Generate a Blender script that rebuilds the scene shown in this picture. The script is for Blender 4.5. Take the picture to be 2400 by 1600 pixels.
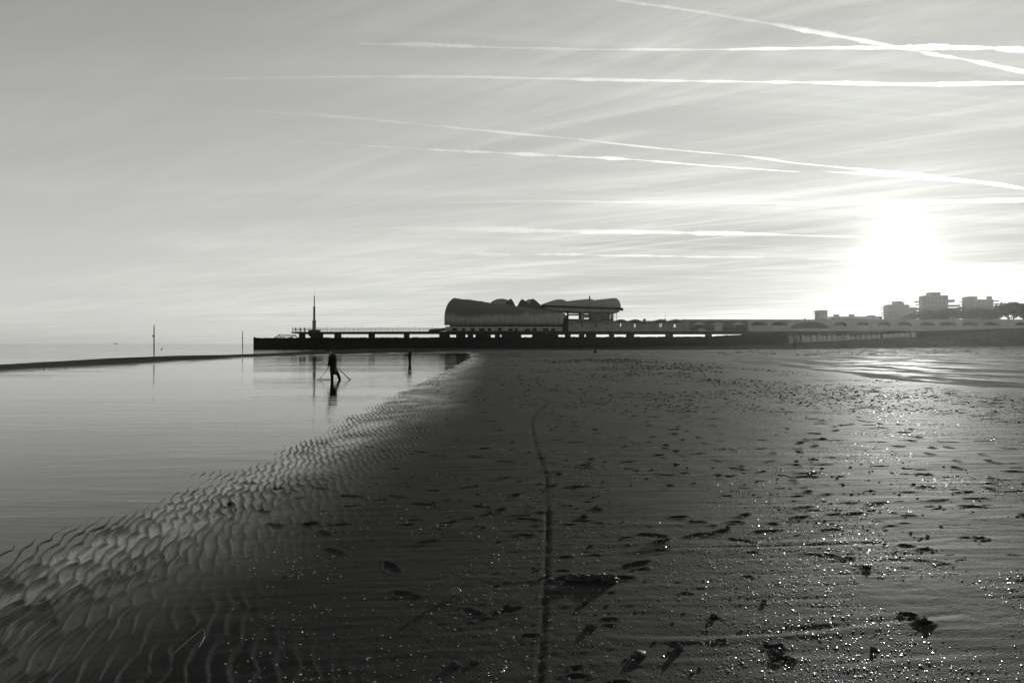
import bpy, bmesh, math, random
import numpy as np
from mathutils import Vector, Matrix

for o in list(bpy.data.objects):
    bpy.data.objects.remove(o)
SC = bpy.context.scene
COL = SC.collection
R = math.radians

# ------------------------------------------------------------------ camera
EYE = 1.9
cam_d = bpy.data.cameras.new('camera')
cam_d.lens = 24.0
cam_d.sensor_width = 36.0
cam_d.clip_start = 0.05
cam_d.clip_end = 400000.0
cam = bpy.data.objects.new('camera', cam_d)
COL.objects.link(cam)
cam.location = (0.0, 0.0, EYE)
cam.rotation_euler = (R(90.0) + math.atan(5.0 / 1600.0), 0.0, 0.0)
SC.camera = cam

# ------------------------------------------------------------------ sky and sun
SUN_AZ = R(29.6)      # clockwise from the view axis (+Y)
SUN_EL = R(6.6)
TINT = (0.985, 1.0, 0.945)
SKY_STRENGTH = 0.095
SUN_STRENGTH = 2.6

world = bpy.data.worlds.new('World')
SC.world = world
world.use_nodes = True
wn, wl = world.node_tree.nodes, world.node_tree.links
wn.clear()


def N(tree, typ, **kw):
    n = tree.nodes.new(typ)
    for k, v in kw.items():
        setattr(n, k, v)
    return n


def math_node(tree, op, a, b=None, c=None, clamp=False):
    n = tree.nodes.new('ShaderNodeMath')
    n.operation = op
    n.use_clamp = clamp
    for i, v in enumerate((a, b, c)):
        if v is None:
            continue
        if isinstance(v, (int, float)):
            n.inputs[i].default_value = v
        else:
            tree.links.new(v, n.inputs[i])
    return n.outputs[0]


def build_world():
    t = world.node_tree
    L = t.links.new
    sky = N(t, 'ShaderNodeTexSky')
    sky.sky_type = 'NISHITA'
    sky.sun_disc = False
    sky.sun_elevation = SUN_EL
    sky.sun_rotation = SUN_AZ
    sky.altitude = 0.0
    sky.air_density = 1.0
    sky.dust_density = 0.3
    sky.ozone_density = 1.0
    bw = N(t, 'ShaderNodeRGBToBW')
    L(sky.outputs[0], bw.inputs[0])
    # direction -> a plane of thin high cirrus
    geo = N(t, 'ShaderNodeTexCoord')
    sep = N(t, 'ShaderNodeSeparateXYZ')
    L(geo.outputs['Generated'], sep.inputs[0])
    zc = math_node(t, 'MAXIMUM', sep.outputs[2], 0.0)
    zc = math_node(t, 'ADD', zc, 0.045)
    u = math_node(t, 'DIVIDE', sep.outputs[0], zc)
    v = math_node(t, 'DIVIDE', sep.outputs[1], zc)

    def layer(ang, sx, sy, scale, detail, rough, dist, lo, hi, off):
        comb = N(t, 'ShaderNodeCombineXYZ')
        ca, sa = math.cos(ang), math.sin(ang)
        a = math_node(t, 'ADD', math_node(t, 'MULTIPLY', u, ca * sx), math_node(t, 'MULTIPLY', v, sa * sx))
        b = math_node(t, 'ADD', math_node(t, 'MULTIPLY', u, -sa * sy), math_node(t, 'MULTIPLY', v, ca * sy))
        L(a, comb.inputs[0])
        L(b, comb.inputs[1])
        comb.inputs[2].default_value = off
        no = N(t, 'ShaderNodeTexNoise')
        no.inputs['Scale'].default_value = scale
        no.inputs['Detail'].default_value = detail
        no.inputs['Roughness'].default_value = rough
        no.inputs['Distortion'].default_value = dist
        L(comb.outputs[0], no.inputs['Vector'])
        mr = N(t, 'ShaderNodeMapRange')
        mr.interpolation_type = 'SMOOTHSTEP'
        mr.inputs[1].default_value = lo
        mr.inputs[2].default_value = hi
        L(no.outputs[0], mr.inputs[0])
        return mr.outputs[0]
    # streaks drawn out along one wind direction, plus a patchy coverage field
    s1 = layer(R(-31), 0.20, 1.05, 2.3, 11.0, 0.66, 1.5, 0.40, 0.74, 1.3)
    s2 = layer(R(6), 0.05, 0.95, 1.7, 9.0, 0.62, 0.8, 0.42, 0.72, 5.1)
    s3 = layer(R(-24), 0.10, 0.42, 1.5, 6.0, 0.55, 0.8, 0.38, 0.70, 7.7)
    cov = layer(R(0), 0.30, 0.30, 0.75, 3.0, 0.5, 0.3, 0.34, 0.60, 9.4)
    st = math_node(t, 'ADD', math_node(t, 'MULTIPLY', s1, 0.55), math_node(t, 'MULTIPLY', s2, 0.40))
    st = math_node(t, 'ADD', st, math_node(t, 'MULTIPLY', s3, 0.40))
    st = math_node(t, 'MULTIPLY', st, math_node(t, 'ADD', math_node(t, 'MULTIPLY', cov, 0.65), 0.35))
    st = math_node(t, 'MINIMUM', st, 0.80)
    # thin ice cloud scatters light forwards: it is brightest round the sun
    sd = Vector((math.sin(SUN_AZ) * math.cos(SUN_EL), math.cos(SUN_AZ) * math.cos(SUN_EL), math.sin(SUN_EL)))
    dot = N(t, 'ShaderNodeVectorMath', operation='DOT_PRODUCT')
    nrm = N(t, 'ShaderNodeVectorMath', operation='NORMALIZE')
    L(geo.outputs['Generated'], nrm.inputs[0])
    L(nrm.outputs[0], dot.inputs[0])
    dot.inputs[1].default_value = sd
    mu = dot.outputs['Value']
    ph = math_node(t, 'POWER', math_node(t, 'MAXIMUM', mu, 0.0), 5.0)
    fwd = math_node(t, 'ADD', math_node(t, 'MULTIPLY', ph, 0.66), 0.14)
    cloud = math_node(t, 'MULTIPLY', math_node(t, 'SUBTRACT', st, 0.43), fwd)
    gain = math_node(t, 'ADD', cloud, 1.0)
    # aureole: the veil of cirrus the sun shines through
    g = 0.965
    den = math_node(t, 'POWER', math_node(t, 'SUBTRACT', 1 + g * g, math_node(t, 'MULTIPLY', mu, 2 * g)), 1.5)
    aur = math_node(t, 'DIVIDE', (1 - g * g), den)
    aur = math_node(t, 'MULTIPLY', aur, math_node(t, 'ADD', math_node(t, 'MULTIPLY', st, 1.0), 0.55))
    aur = math_node(t, 'MULTIPLY', aur, AUREOLE)
    # the photograph's soft highlight roll-off over the whole sky
    xv = math_node(t, 'POWER', math_node(t, 'MULTIPLY', bw.outputs[0], 0.095 / 0.222), 1.2)
    ex = math_node(t, 'EXPONENT', math_node(t, 'MULTIPLY', xv, -1.0))
    soft = math_node(t, 'MULTIPLY', math_node(t, 'SUBTRACT', 1.0, ex), SKY_LEVEL / 0.095)
    val = math_node(t, 'ADD', math_node(t, 'MULTIPLY', soft, gain), aur)
    col = N(t, 'ShaderNodeVectorMath', operation='SCALE')
    col.inputs[0].default_value = TINT
    L(val, col.inputs['Scale'])
    bg = N(t, 'ShaderNodeBackground')
    bg.inputs['Strength'].default_value = SKY_STRENGTH
    L(col.outputs[0], bg.inputs['Color'])
    out = N(t, 'ShaderNodeOutputWorld')
    L(bg.outputs[0], out.inputs['Surface'])


AUREOLE = 0.0125
SKY_LEVEL = 0.765
build_world()
world.cycles.sampling_method = 'MANUAL'
world.cycles.sample_map_resolution = 2048

sun_d = bpy.data.lights.new('sun', 'SUN')
sun_d.energy = SUN_STRENGTH
sun_d.angle = R(0.6)
sun_d.color = (1.0, 0.995, 0.95)
sun = bpy.data.objects.new('sun', sun_d)
COL.objects.link(sun)
SUN_DIR = Vector((math.sin(SUN_AZ) * math.cos(SUN_EL), math.cos(SUN_AZ) * math.cos(SUN_EL), math.sin(SUN_EL)))
sun.rotation_euler = SUN_DIR.to_track_quat('Z', 'Y').to_euler()
sun.location = (0, 0, 60)

SC.view_settings.view_transform = 'Standard'
SC.view_settings.look = 'None'
SC.view_settings.exposure = 0.0
SC.view_settings.gamma = 1.0
SC.view_settings.use_curve_mapping = False
SC.render.engine = 'CYCLES'
SC.cycles.use_denoising = True
SC.cycles.volume_bounces = 2
SC.cycles.max_bounces = 8
SC.cycles.transparent_max_bounces = 24
SC.cycles.sample_clamp_direct = 0.0
SC.cycles.sample_clamp_indirect = 4.0
SC.cycles.volume_step_rate = 1.0

# ------------------------------------------------------------------ helpers
def tag(o, label=None, cat=None, group=None, kind=None):
    if label:
        o['label'] = label
    if cat:
        o['category'] = cat
    if group:
        o['group'] = group
    if kind:
        o['kind'] = kind
    return o


def empty(name, loc=(0, 0, 0), rz=0.0):
    o = bpy.data.objects.new(name, None)
    o.empty_display_size = 0.2
    COL.objects.link(o)
    o.location = loc
    o.rotation_euler = (0, 0, rz)
    return o


class MB:
    """collects shapes, builds ONE mesh object"""

    def __init__(self):
        self.v, self.f = [], []

    def add(self, vs, fs):
        n = len(self.v)
        self.v.extend([tuple(p) for p in vs])
        self.f.extend([tuple(i + n for i in f) for f in fs])
        return self

    def box(self, x0, x1, y0, y1, z0, z1):
        vs = [(x0, y0, z0), (x1, y0, z0), (x1, y1, z0), (x0, y1, z0), (x0, y0, z1), (x1, y0, z1), (x1, y1, z1), (x0, y1, z1)]
        return self.add(vs, [(0, 3, 2, 1), (4, 5, 6, 7), (0, 1, 5, 4), (1, 2, 6, 5), (2, 3, 7, 6), (3, 0, 4, 7)])

    def prism(self, outline, y0, y1):
        """outline: list of (x, z), extruded from y0 to y1"""
        n = len(outline)
        vs = [(x, y0, z) for x, z in outline] + [(x, y1, z) for x, z in outline]
        fs = [tuple(range(n)), tuple(range(2 * n - 1, n - 1, -1))]
        fs += [(i, i + n, (i + 1) % n + n, (i + 1) % n) for i in range(n)]
        return self.add(vs, fs)

    def tube(self, pts, rad, n=8, cap=True):
        pts = [Vector(p) for p in pts]
        if isinstance(rad, (int, float)):
            rad = [rad] * len(pts)
        vs, fs = [], []
        up0 = Vector((0, 0, 1))
        for i, p in enumerate(pts):
            d = (pts[min(i + 1, len(pts) - 1)] - pts[max(i - 1, 0)]).normalized()
            up = up0 if abs(d.z) < 0.9 else Vector((1, 0, 0))
            a = d.cross(up).normalized()
            b = a.cross(d).normalized()
            for k in range(n):
                th = 2 * math.pi * k / n
                vs.append(p + (a * math.cos(th) + b * math.sin(th)) * rad[i])
        for i in range(len(pts) - 1):
            for k in range(n):
                k2 = (k + 1) % n
                fs.append((i * n + k, i * n + k2, (i + 1) * n + k2, (i + 1) * n + k))
        if cap:
            fs.append(tuple(range(n - 1, -1, -1)))
            m = (len(pts) - 1) * n
            fs.append(tuple(range(m, m + n)))
        return self.add(vs, fs)

    def grid(self, P, close_u=False):
        """P[i][j] points -> quads"""
        nu, nv = len(P), len(P[0])
        vs = [p for row in P for p in row]
        fs = []
        for i in range(nu - (0 if close_u else 1)):
            for j in range(nv - 1):
                i2 = (i + 1) % nu
                fs.append((i * nv + j, i2 * nv + j, i2 * nv + j + 1, i * nv + j + 1))
        return self.add(vs, fs)

    def mesh(self, name):
        me = bpy.data.meshes.new(name)
        me.from_pydata(self.v, [], self.f)
        me.update()
        return me

    def build(self, name, mat, parent=None, smooth=False, recalc=True):
        me = self.mesh(name)
        if recalc:
            bm = bmesh.new()
            bm.from_mesh(me)
            bmesh.ops.recalc_face_normals(bm, faces=bm.faces)
            bm.to_mesh(me)
            bm.free()
        return link(name, me, mat, parent, smooth)


def link(name, me, mat=None, parent=None, smooth=False):
    o = bpy.data.objects.new(name, me)
    COL.objects.link(o)
    if mat is not None and not me.materials:
        me.materials.append(mat)
    if smooth:
        me.polygons.foreach_set('use_smooth', [True] * len(me.polygons))
    if parent is not None:
        o.parent = parent
    return o


def copy_tree(o, parent=None):
    c = o.copy()
    COL.objects.link(c)
    c.parent = parent
    for ch in list(o.children):
        copy_tree(ch, c)
    return c


def make_mat(name, v=0.3, rough=0.7, spec=0.3, var=0.25, scale=1.0, detail=5.0, stretch=(1, 1, 1), bump=0.0, bump_scale=None, metallic=0.0, patches=None):
    """a grey procedural surface: noise in object space moves colour and relief.  patches=(scale, stretch, dark value, lo, hi)"""
    m = bpy.data.materials.new(name)
    m.use_nodes = True
    t = m.node_tree
    b = t.nodes['Principled BSDF']
    L = t.links.new
    tc = N(t, 'ShaderNodeTexCoord')
    mp = N(t, 'ShaderNodeMapping')
    mp.inputs['Scale'].default_value = stretch
    L(tc.outputs['Object'], mp.inputs[0])
    no = N(t, 'ShaderNodeTexNoise')
    no.inputs['Scale'].default_value = scale
    no.inputs['Detail'].default_value = detail
    no.inputs['Roughness'].default_value = 0.6
    L(mp.outputs[0], no.inputs['Vector'])
    mr = N(t, 'ShaderNodeMapRange')
    mr.inputs[1].default_value = 0.25
    mr.inputs[2].default_value = 0.75
    mr.inputs[3].default_value = v * (1 - var)
    mr.inputs[4].default_value = v * (1 + var)
    L(no.outputs[0], mr.inputs[0])
    val = mr.outputs[0]
    if patches:
        sc2, st2, dk, lo, hi = patches
        mp2 = N(t, 'ShaderNodeMapping')
        mp2.inputs['Scale'].default_value = st2
        mp2.inputs['Location'].default_value = (3.7, 1.9, 0.6)
        L(tc.outputs['Object'], mp2.inputs[0])
        n2 = N(t, 'ShaderNodeTexNoise')
        n2.inputs['Scale'].default_value = sc2
        n2.inputs['Detail'].default_value = 6.0
        n2.inputs['Roughness'].default_value = 0.65
        L(mp2.outputs[0], n2.inputs['Vector'])
        r2 = N(t, 'ShaderNodeMapRange')
        r2.inputs[1].default_value = lo
        r2.inputs[2].default_value = hi
        L(n2.outputs[0], r2.inputs[0])
        mx = N(t, 'ShaderNodeMix')
        L(r2.outputs[0], mx.inputs[0])
        L(val, mx.inputs[2])
        mx.inputs[3].default_value = dk
        val = mx.outputs[0]
    L(val, b.inputs['Base Color'])
    b.inputs['Roughness'].default_value = rough
    b.inputs['Specular IOR Level'].default_value = spec
    b.inputs['Metallic'].default_value = metallic
    if bump:
        nb = N(t, 'ShaderNodeTexNoise')
        nb.inputs['Scale'].default_value = bump_scale or scale * 4
        nb.inputs['Detail'].default_value = 4.0
        L(mp.outputs[0], nb.inputs['Vector'])
        bp = N(t, 'ShaderNodeBump')
        bp.inputs['Strength'].default_value = 0.6
        bp.inputs['Distance'].default_value = bump
        L(nb.outputs[0], bp.inputs['Height'])
        L(bp.outputs[0], b.inputs['Normal'])
    return m


# value noise for the terrain (numpy)
def _hash(ix, iy, seed):
    h = (ix.astype(np.int64) * 374761393 + iy.astype(np.int64) * 668265263 + seed * 1274126177) & 0xFFFFFFFF
    h = ((h ^ (h >> 13)) * 1274126177) & 0xFFFFFFFF
    h = h ^ (h >> 16)
    return (h & 0xFFFF) / 65535.0


def vnoise(x, y, seed=0):
    ix, iy = np.floor(x), np.floor(y)
    fx, fy = x - ix, y - iy
    fx = fx * fx * (3 - 2 * fx)
    fy = fy * fy * (3 - 2 * fy)
    a = _hash(ix, iy, seed)
    b = _hash(ix + 1, iy, seed)
    c = _hash(ix, iy + 1, seed)
    d = _hash(ix + 1, iy + 1, seed)
    return (a + (b - a) * fx) * (1 - fy) + (c + (d - c) * fx) * fy - 0.5


def fbm(x, y, seed=0, octs=4, lac=2.1, gain=0.5):
    s, a = 0.0, 1.0
    for i in range(octs):
        s = s + a * vnoise(x, y, seed + i * 17)
        x, y, a = x * lac + 3.1, y * lac + 1.7, a * gain
    return s


def sstep(a, b, x):
    t = np.clip((x - a) / (b - a), 0, 1)
    return t * t * (3 - 2 * t)
# ================================================================== the setting
# outlines in metres; the camera stands at x = 0, y = 0, the pier runs along y = 240
POOL = [(-4.6, -40), (-4.35, 0), (-4.29, 5.7), (-4.05, 6.2), (-4.15, 7.4), (-4.13, 9.6), (-3.95, 12), (-3.95, 13.2), (-3.75, 18.5),
        (-3.9, 24), (-4.07, 29.5), (-4.56, 49), (-5.3, 82), (-6.6, 108), (-7.8, 127), (-9.5, 139), (-12.7, 145), (-22, 136), (-31, 114), (-35.6, 95),
        (-34, 74), (-32.5, 62), (-32.7, 55), (-33.7, 45), (-36, 25), (-40, -40)]
SEA = [(-9000, -400), (-43, -400), (-43, 20), (-46.5, 62), (-52, 88), (-52, 99), (-48.5, 104), (-46, 122), (-49, 160), (-52, 200), (-57, 262), (-20, 275), (140, 330),
       (420, 900), (900, 2000), (2400, 6500), (-9000, 6500)]
BAR_RIGHT = ([-40, 0, 15, 22, 26.4, 28.6, 30, 31.2, 34, 39, 48, 63, 81, 105, 125, 150], [15.5, 16.4, 17.0, 17.1, 17.0, 16.4, 15.5, 16.0, 17.3, 18.0, 18.6, 18.2, 17.2, 15.0, 9.0, -4.0])
ZG = ([-60, -23, 10, 37, 60, 90, 105, 120, 145, 160, 180, 260], [0.15, 0.15, 0.2, 0.3, 1.0, 1.6, 2.2, 3.0, 4.2, 5.2, 7.3, 10.0])


def poly_sd(x, y, poly):
    """signed distance to a polygon, negative inside"""
    x = np.asarray(x, dtype=np.float64)
    y = np.asarray(y, dtype=np.float64)
    d2 = np.full(x.shape, 1e18)
    ins = np.zeros(x.shape, dtype=bool)
    n = len(poly)
    for i in range(n):
        ax, ay = poly[i]
        bx, by = poly[(i + 1) % n]
        ex, ey = bx - ax, by - ay
        wx, wy = x - ax, y - ay
        t = np.clip((wx * ex + wy * ey) / (ex * ex + ey * ey), 0, 1)
        d2 = np.minimum(d2, (wx - ex * t) ** 2 + (wy - ey * t) ** 2)
        c = (ay > y) != (by > y)
        if ey != 0:
            xi = ax + (y - ay) * ex / ey
            ins ^= c & (x < xi)
    d = np.sqrt(d2)
    return np.where(ins, -d, d)


def land(x, y):
    """broad sand level; returns z, distance to the pool's edge, wet channel mask"""
    x = np.asarray(x, dtype=np.float64)
    y = np.asarray(y, dtype=np.float64)
    wob = fbm(x * 0.5, y * 0.22, 31, 3) * 0.5
    dp = poly_sd(x, y, POOL) + wob * sstep(2, 10, y)
    ds = poly_sd(x, y, SEA)
    d = np.minimum(dp, ds)
    z = 0.33 * (1 - np.exp(-np.maximum(d, 0) / 5.5))
    z = np.where(dp < 0, -0.22 * (1 - np.exp(np.minimum(dp, 0) / 5.0)), z)
    z = np.where(ds < 0, np.maximum(ds * 0.03, -2.5), z)
    # right edge of the bar and the drained channel beyond it
    xr = np.interp(y, *BAR_RIGHT) + fbm(x * 0.0 + 2.0, y * 0.35, 5, 3) * 0.5
    dr = x - xr
    chan = sstep(-0.1, 0.75, dr) * (1 - sstep(118, 160, y + 0.2 * x))
    z = z - chan * 0.13 * (1 - 0.45 * sstep(12, 34, dr)) + 0.02 * np.exp(-((dr + 1.4) / 1.6) ** 2) * (y < 120)
    # beach rising to the pier and the promenade
    s = sstep(150, 236, y - 0.1 * np.maximum(x - 100, 0))
    zg = np.interp(x * 240.0 / np.maximum(y, 150.0), *ZG)
    z = np.where(ds > 0, z + s * np.maximum(zg - 0.15, 0), z)
    # land behind the promenade
    back = sstep(250, 300, y) * (ds > 0) * sstep(0, 40, ds)
    hill = 8.5 * sstep(150, 215, x * 300.0 / np.maximum(y, 200)) + 3.6
    z = np.where(back > 0, z * (1 - back) + hill * back, z)
    return z, dp, chan, dr, ds


def ground_z(x, y):
    return float(land(np.array([x]), np.array([y]))[0][0])


def px_ground(px, py):
    """where the sight line through a point of the photograph meets the sand"""
    z = 0.2
    for _ in range(12):
        Y = (EYE - z) * 1600.0 / (py - 805.0)
        X = (px - 1200.0) / 1600.0 * Y
        z = ground_z(X, Y)
    return X, Y, z


rng = np.random.default_rng(7)
random.seed(7)

# ---- the sand sheet: rows get coarser with distance, columns are closer together along the pool's edge
rows = [0.7]
while rows[-1] < 6000:
    Y = rows[-1]
    g = 0.0042 if Y < 32 else (0.0075 if Y < 140 else (0.02 if Y < 320 else 0.08))
    rows.append(Y + max(0.0125, g * Y))
YR = np.array(rows)
tcol = [-1.12]
while tcol[-1] < 1.12:
    t0 = tcol[-1]
    tcol.append(t0 + (0.00125 if -0.62 < t0 < -0.10 else (0.0027 if -0.66 < t0 < 0.78 else 0.009)))
TC = np.array(tcol)
GX = TC[None, :] * (YR[:, None] + 3.0)
GY = np.repeat(YR[:, None], len(TC), axis=1)
GZ, DP, CHAN, DR, DS = land(GX, GY)
print('sand grid', GZ.shape, GZ.size)
rough_attr = np.zeros_like(GZ)        # sand turned over by feet and worms

near = YR < 150
nx, ny = GX[near], GY[near]
dp, ch, dr = DP[near], CHAN[near], DR[near]
# gentle undulation
dz = 0.012 * fbm(nx * 0.45, ny * 0.3, 3, 3) + 0.006 * fbm(nx * 2.2, ny * 1.3, 8, 3)
# linguoid ripples along the pool's edge
wx = nx + 0.055 * fbm(nx * 2.3, ny * 1.2, 12, 2) + 0.10 * fbm(nx * 0.6, ny * 0.5, 41, 2)
wy = ny + 0.16 * fbm(nx * 1.7, ny * 1.1, 14, 2)
lam = 0.104
along = wx * 0.945 + wy * 0.30
kk = along / lam
row = np.floor(kk)
scal = np.abs(np.sin(np.pi * (wy / 0.55 + _hash(row, row * 0 + 3, 5) * 0.9 + 0.2 * kk + 0.8 * fbm(nx * 0.9, ny * 0.7, 83, 2))))
ph = kk + 0.36 * scal + 0.55 * fbm(nx * 2.6, ny * 1.8, 52, 3)
fr = ph - np.floor(ph)
prof = np.where(fr < 0.74, (fr / 0.74) ** 2.0, ((1 - fr) / 0.26) ** 1.1)
amod = 0.92 + 1.0 * fbm(nx * 1.3, ny * 1.0, 23, 3)
amod = np.clip(amod, 0.35, 1.35)
edge_in = 3.1 + 1.5 * fbm(nx * 0.4, ny * 0.35, 77, 3)
rip = sstep(-5.0, -1.4, dp) * (1 - sstep(edge_in * 0.35, edge_in, dp)) * (ny < 60)
film = np.ones_like(GZ)
film[near] = 1 - 0.75 * rip * np.clip(amod, 0, 1) * prof
dz = dz + rip * amod * (prof * 0.031 - 0.009)
# fine lineations left by the ebb on the bar (drawn out across the view)
bar = sstep(1.2, 3.2, dp) * (1 - sstep(-1.2, 0.2, dr))
dz = dz + bar * (0.0050 * fbm(nx * 1.1, ny * 8.0, 61, 3) + 0.0034 * fbm(nx * 3.0, ny * 20.0, 66, 2) + 0.007 * np.maximum(fbm(nx * 1.7, ny * 2.6, 64, 3), 0) * sstep(0.0, 0.3, fbm(nx * 0.4, ny * 0.4, 65, 2) + 0.15))
# crumbly grain of the near bar
dz = dz + sstep(1.5, 4.0, dp) * (1 - sstep(7, 14, ny)) * 0.0045 * fbm(nx * 24.0, ny * 24.0, 67, 2) * np.clip(0.55 + 1.2 * fbm(nx * 0.8, ny * 0.8, 68, 2), 0.1, 1.2)
# ripples in the drained channel
cw = nx + 0.10 * fbm(nx * 0.9, ny * 0.9, 91, 2)
cp = (ny + 0.5 * cw + 0.35 * fbm(nx * 1.1, ny * 0.8, 93, 2)) / 0.42
dz = dz + ch * 0.021 * (np.abs(np.sin(np.pi * cp)) ** 0.8 - 0.5) * np.clip(0.75 + fbm(nx * 0.3, ny * 0.3, 96, 2), 0.2, 1.3) * (1 - 0.6 * sstep(10, 26, dr))


def stamp(cx, cy, reach, fn):
    """fn(dx, dy) -> (dz, roughness) applied to the grid round a point"""
    i0, i1 = np.searchsorted(YR, cy - reach), np.searchsorted(YR, cy + reach)
    if i1 <= i0:
        return
    j0 = np.searchsorted(TC, min((cx - reach) / (cy - reach + 3.0), (cx - reach) / (cy + reach + 3.0)))
    j1 = np.searchsorted(TC, max((cx + reach) / (cy - reach + 3.0), (cx + reach) / (cy + reach + 3.0)))
    if j1 <= j0 or i1 > dz.shape[0]:
        return
    a, r = fn(GX[i0:i1, j0:j1] - cx, GY[i0:i1, j0:j1] - cy)
    dz[i0:i1, j0:j1] += a
    rough_attr[i0:i1, j0:j1] = np.maximum(rough_attr[i0:i1, j0:j1], r)


def footprint(cx, cy, ang, size=1.0, depth=0.016, rough=0.8):
    ca, sa = math.cos(ang), math.sin(ang)

    def fn(dx, dy):
        u = (dx * ca + dy * sa) / (0.145 * size)
        v = (-dx * sa + dy * ca) / (0.052 * size)
        v = v * (1 + 0.22 * u)
        r = np.sqrt(u * u + v * v) + 0.42 * fbm((dx + cx) * 17, (dy + cy) * 17, 3, 2)
        waist = 1 - 0.45 * np.exp(-((u + 0.15) / 0.28) ** 2)
        pit = (1 - sstep(0.72, 1.02, r)) * waist * (1 + 0.3 * u)
        rim = np.exp(-((r - 1.15) / 0.16) ** 2)
        tread = 0.0022 * np.sign(np.sin(u * 21)) * (r < 0.8)
        return -depth * pit + depth * 0.38 * rim + tread, rough * (1 - sstep(0.9, 1.45, r))
    stamp(cx, cy, 0.3 * size, fn)


def divot(cx, cy, rx, ry, depth, rough=0.9):
    sd = int(abs(cx * 131 + cy * 57)) % 97

    def fn(dx, dy):
        r = np.sqrt((dx / rx) ** 2 + (dy / ry) ** 2) + 0.5 * vnoise((dx + cx) * 14, (dy + cy) * 14, sd)
        return -depth * (1 - sstep(0.5, 1.0, r)) + depth * 0.6 * np.exp(-((r - 1.1) / 0.22) ** 2), rough * (1 - sstep(0.85, 1.4, r))
    stamp(cx, cy, max(rx, ry) * 1.9, fn)


# tyre track of a bicycle, in points of the photograph
TRACK = [(1262, 1596), (1277, 1430), (1284, 1225), (1281, 1120), (1264, 1070), (1250, 1020), (1246, 990), (1254, 972), (1283, 945), (1270, 935), (1255, 929)]
trk = [px_ground(*p)[:2] for p in TRACK]
trk = [(trk[0][0] - 0.02, 0.4)] + trk
tx, ty = np.array([p[0] for p in trk]), np.array([p[1] for p in trk])
ss = np.concatenate([[0], np.cumsum(np.hypot(np.diff(tx), np.diff(ty)))])
sf = np.linspace(0, ss[-1], 240)
ker = np.ones(7) / 7
fx = np.convolve(np.pad(np.interp(sf, ss, tx), 3, 'edge'), ker, 'valid')
fy = np.convolve(np.pad(np.interp(sf, ss, ty), 3, 'edge'), ker, 'valid')
dt = np.full(nx.shape, 1e9)
for i in range(0, len(fx) - 1):
    m0, m1 = np.searchsorted(YR, min(fy[i], fy[i + 1]) - 0.3), np.searchsorted(YR, max(fy[i], fy[i + 1]) + 0.3)
    m1 = min(m1, nx.shape[0])
    ex, ey = fx[i + 1] - fx[i], fy[i + 1] - fy[i]
    q0 = max(0, np.searchsorted(TC, (min(fx[i], fx[i + 1]) - 0.3) / (fy[i] + 3.0)) - 12)
    q1 = np.searchsorted(TC, (max(fx[i], fx[i + 1]) + 0.3) / (fy[i] + 3.0)) + 12
    sx, sy = nx[m0:m1, q0:q1] - fx[i], ny[m0:m1, q0:q1] - fy[i]
    t = np.clip((sx * ex + sy * ey) / (ex * ex + ey * ey + 1e-9), 0, 1)
    dt[m0:m1, q0:q1] = np.minimum(dt[m0:m1, q0:q1], np.hypot(sx - ex * t, sy - ey * t))
wid = (0.012 + 0.0011 * ny) * (1 + 0.5 * fbm(nx * 9, ny * 9, 333, 2))
dz += np.clip(0.8 + 1.3 * fbm(nx * 2.5, ny * 2.5, 334, 3), 0.15, 1.5) * (-0.012 * np.exp(-(dt / wid) ** 2) + 0.003 * np.exp(-((dt - 0.034) / 0.012) ** 2) * (dt < 1e8))
rough_attr[near] = np.maximum(rough_attr[near], 0.5 * np.exp(-(dt / (wid * 1.2)) ** 2))

# walking trails across the bar: mostly on the right, crossing and running along it
trails = []
for k in range(20):
    x0 = random.uniform(2.0, 16.0)
    y0 = random.uniform(2.0, 16.0)
    hd = random.choice([R(80), R(100), R(60), R(15), R(160), R(-10), R(120)]) + random.uniform(-0.35, 0.35)
    trails.append((x0, y0, hd, random.randint(14, 46)))
for k in range(8):
    trails.append((random.uniform(-1.2, 3.0), random.uniform(3.0, 9.0), random.uniform(0.2, 2.6), random.randint(5, 14)))
nfp = 0
for (x0, y0, hd, n) in trails:
    x, y = x0, y0
    for i in range(n):
        hd += random.uniform(-0.07, 0.07)
        st = random.uniform(0.55, 0.72)
        x += math.cos(hd) * st
        y += math.sin(hd) * st
        s = 1 if i % 2 else -1
        fxp, fyp = x - math.sin(hd) * 0.09 * s, y + math.cos(hd) * 0.09 * s
        if fyp < 1.5 or fyp > 62 or abs(fxp) > 17:
            continue
        footprint(fxp, fyp, hd + 0.12 * s, random.uniform(0.85, 1.05), random.uniform(0.004, 0.011) * (1 + 0.03 * fyp), random.uniform(0.2, 0.6))
        nfp += 1
# scattered scrapes, worm holes and churned patches, thicker to the right
def PATCH(x, y):
    return fbm(np.array([x * 0.45]), np.array([y * 0.28]), 71, 3)[0]


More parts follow.
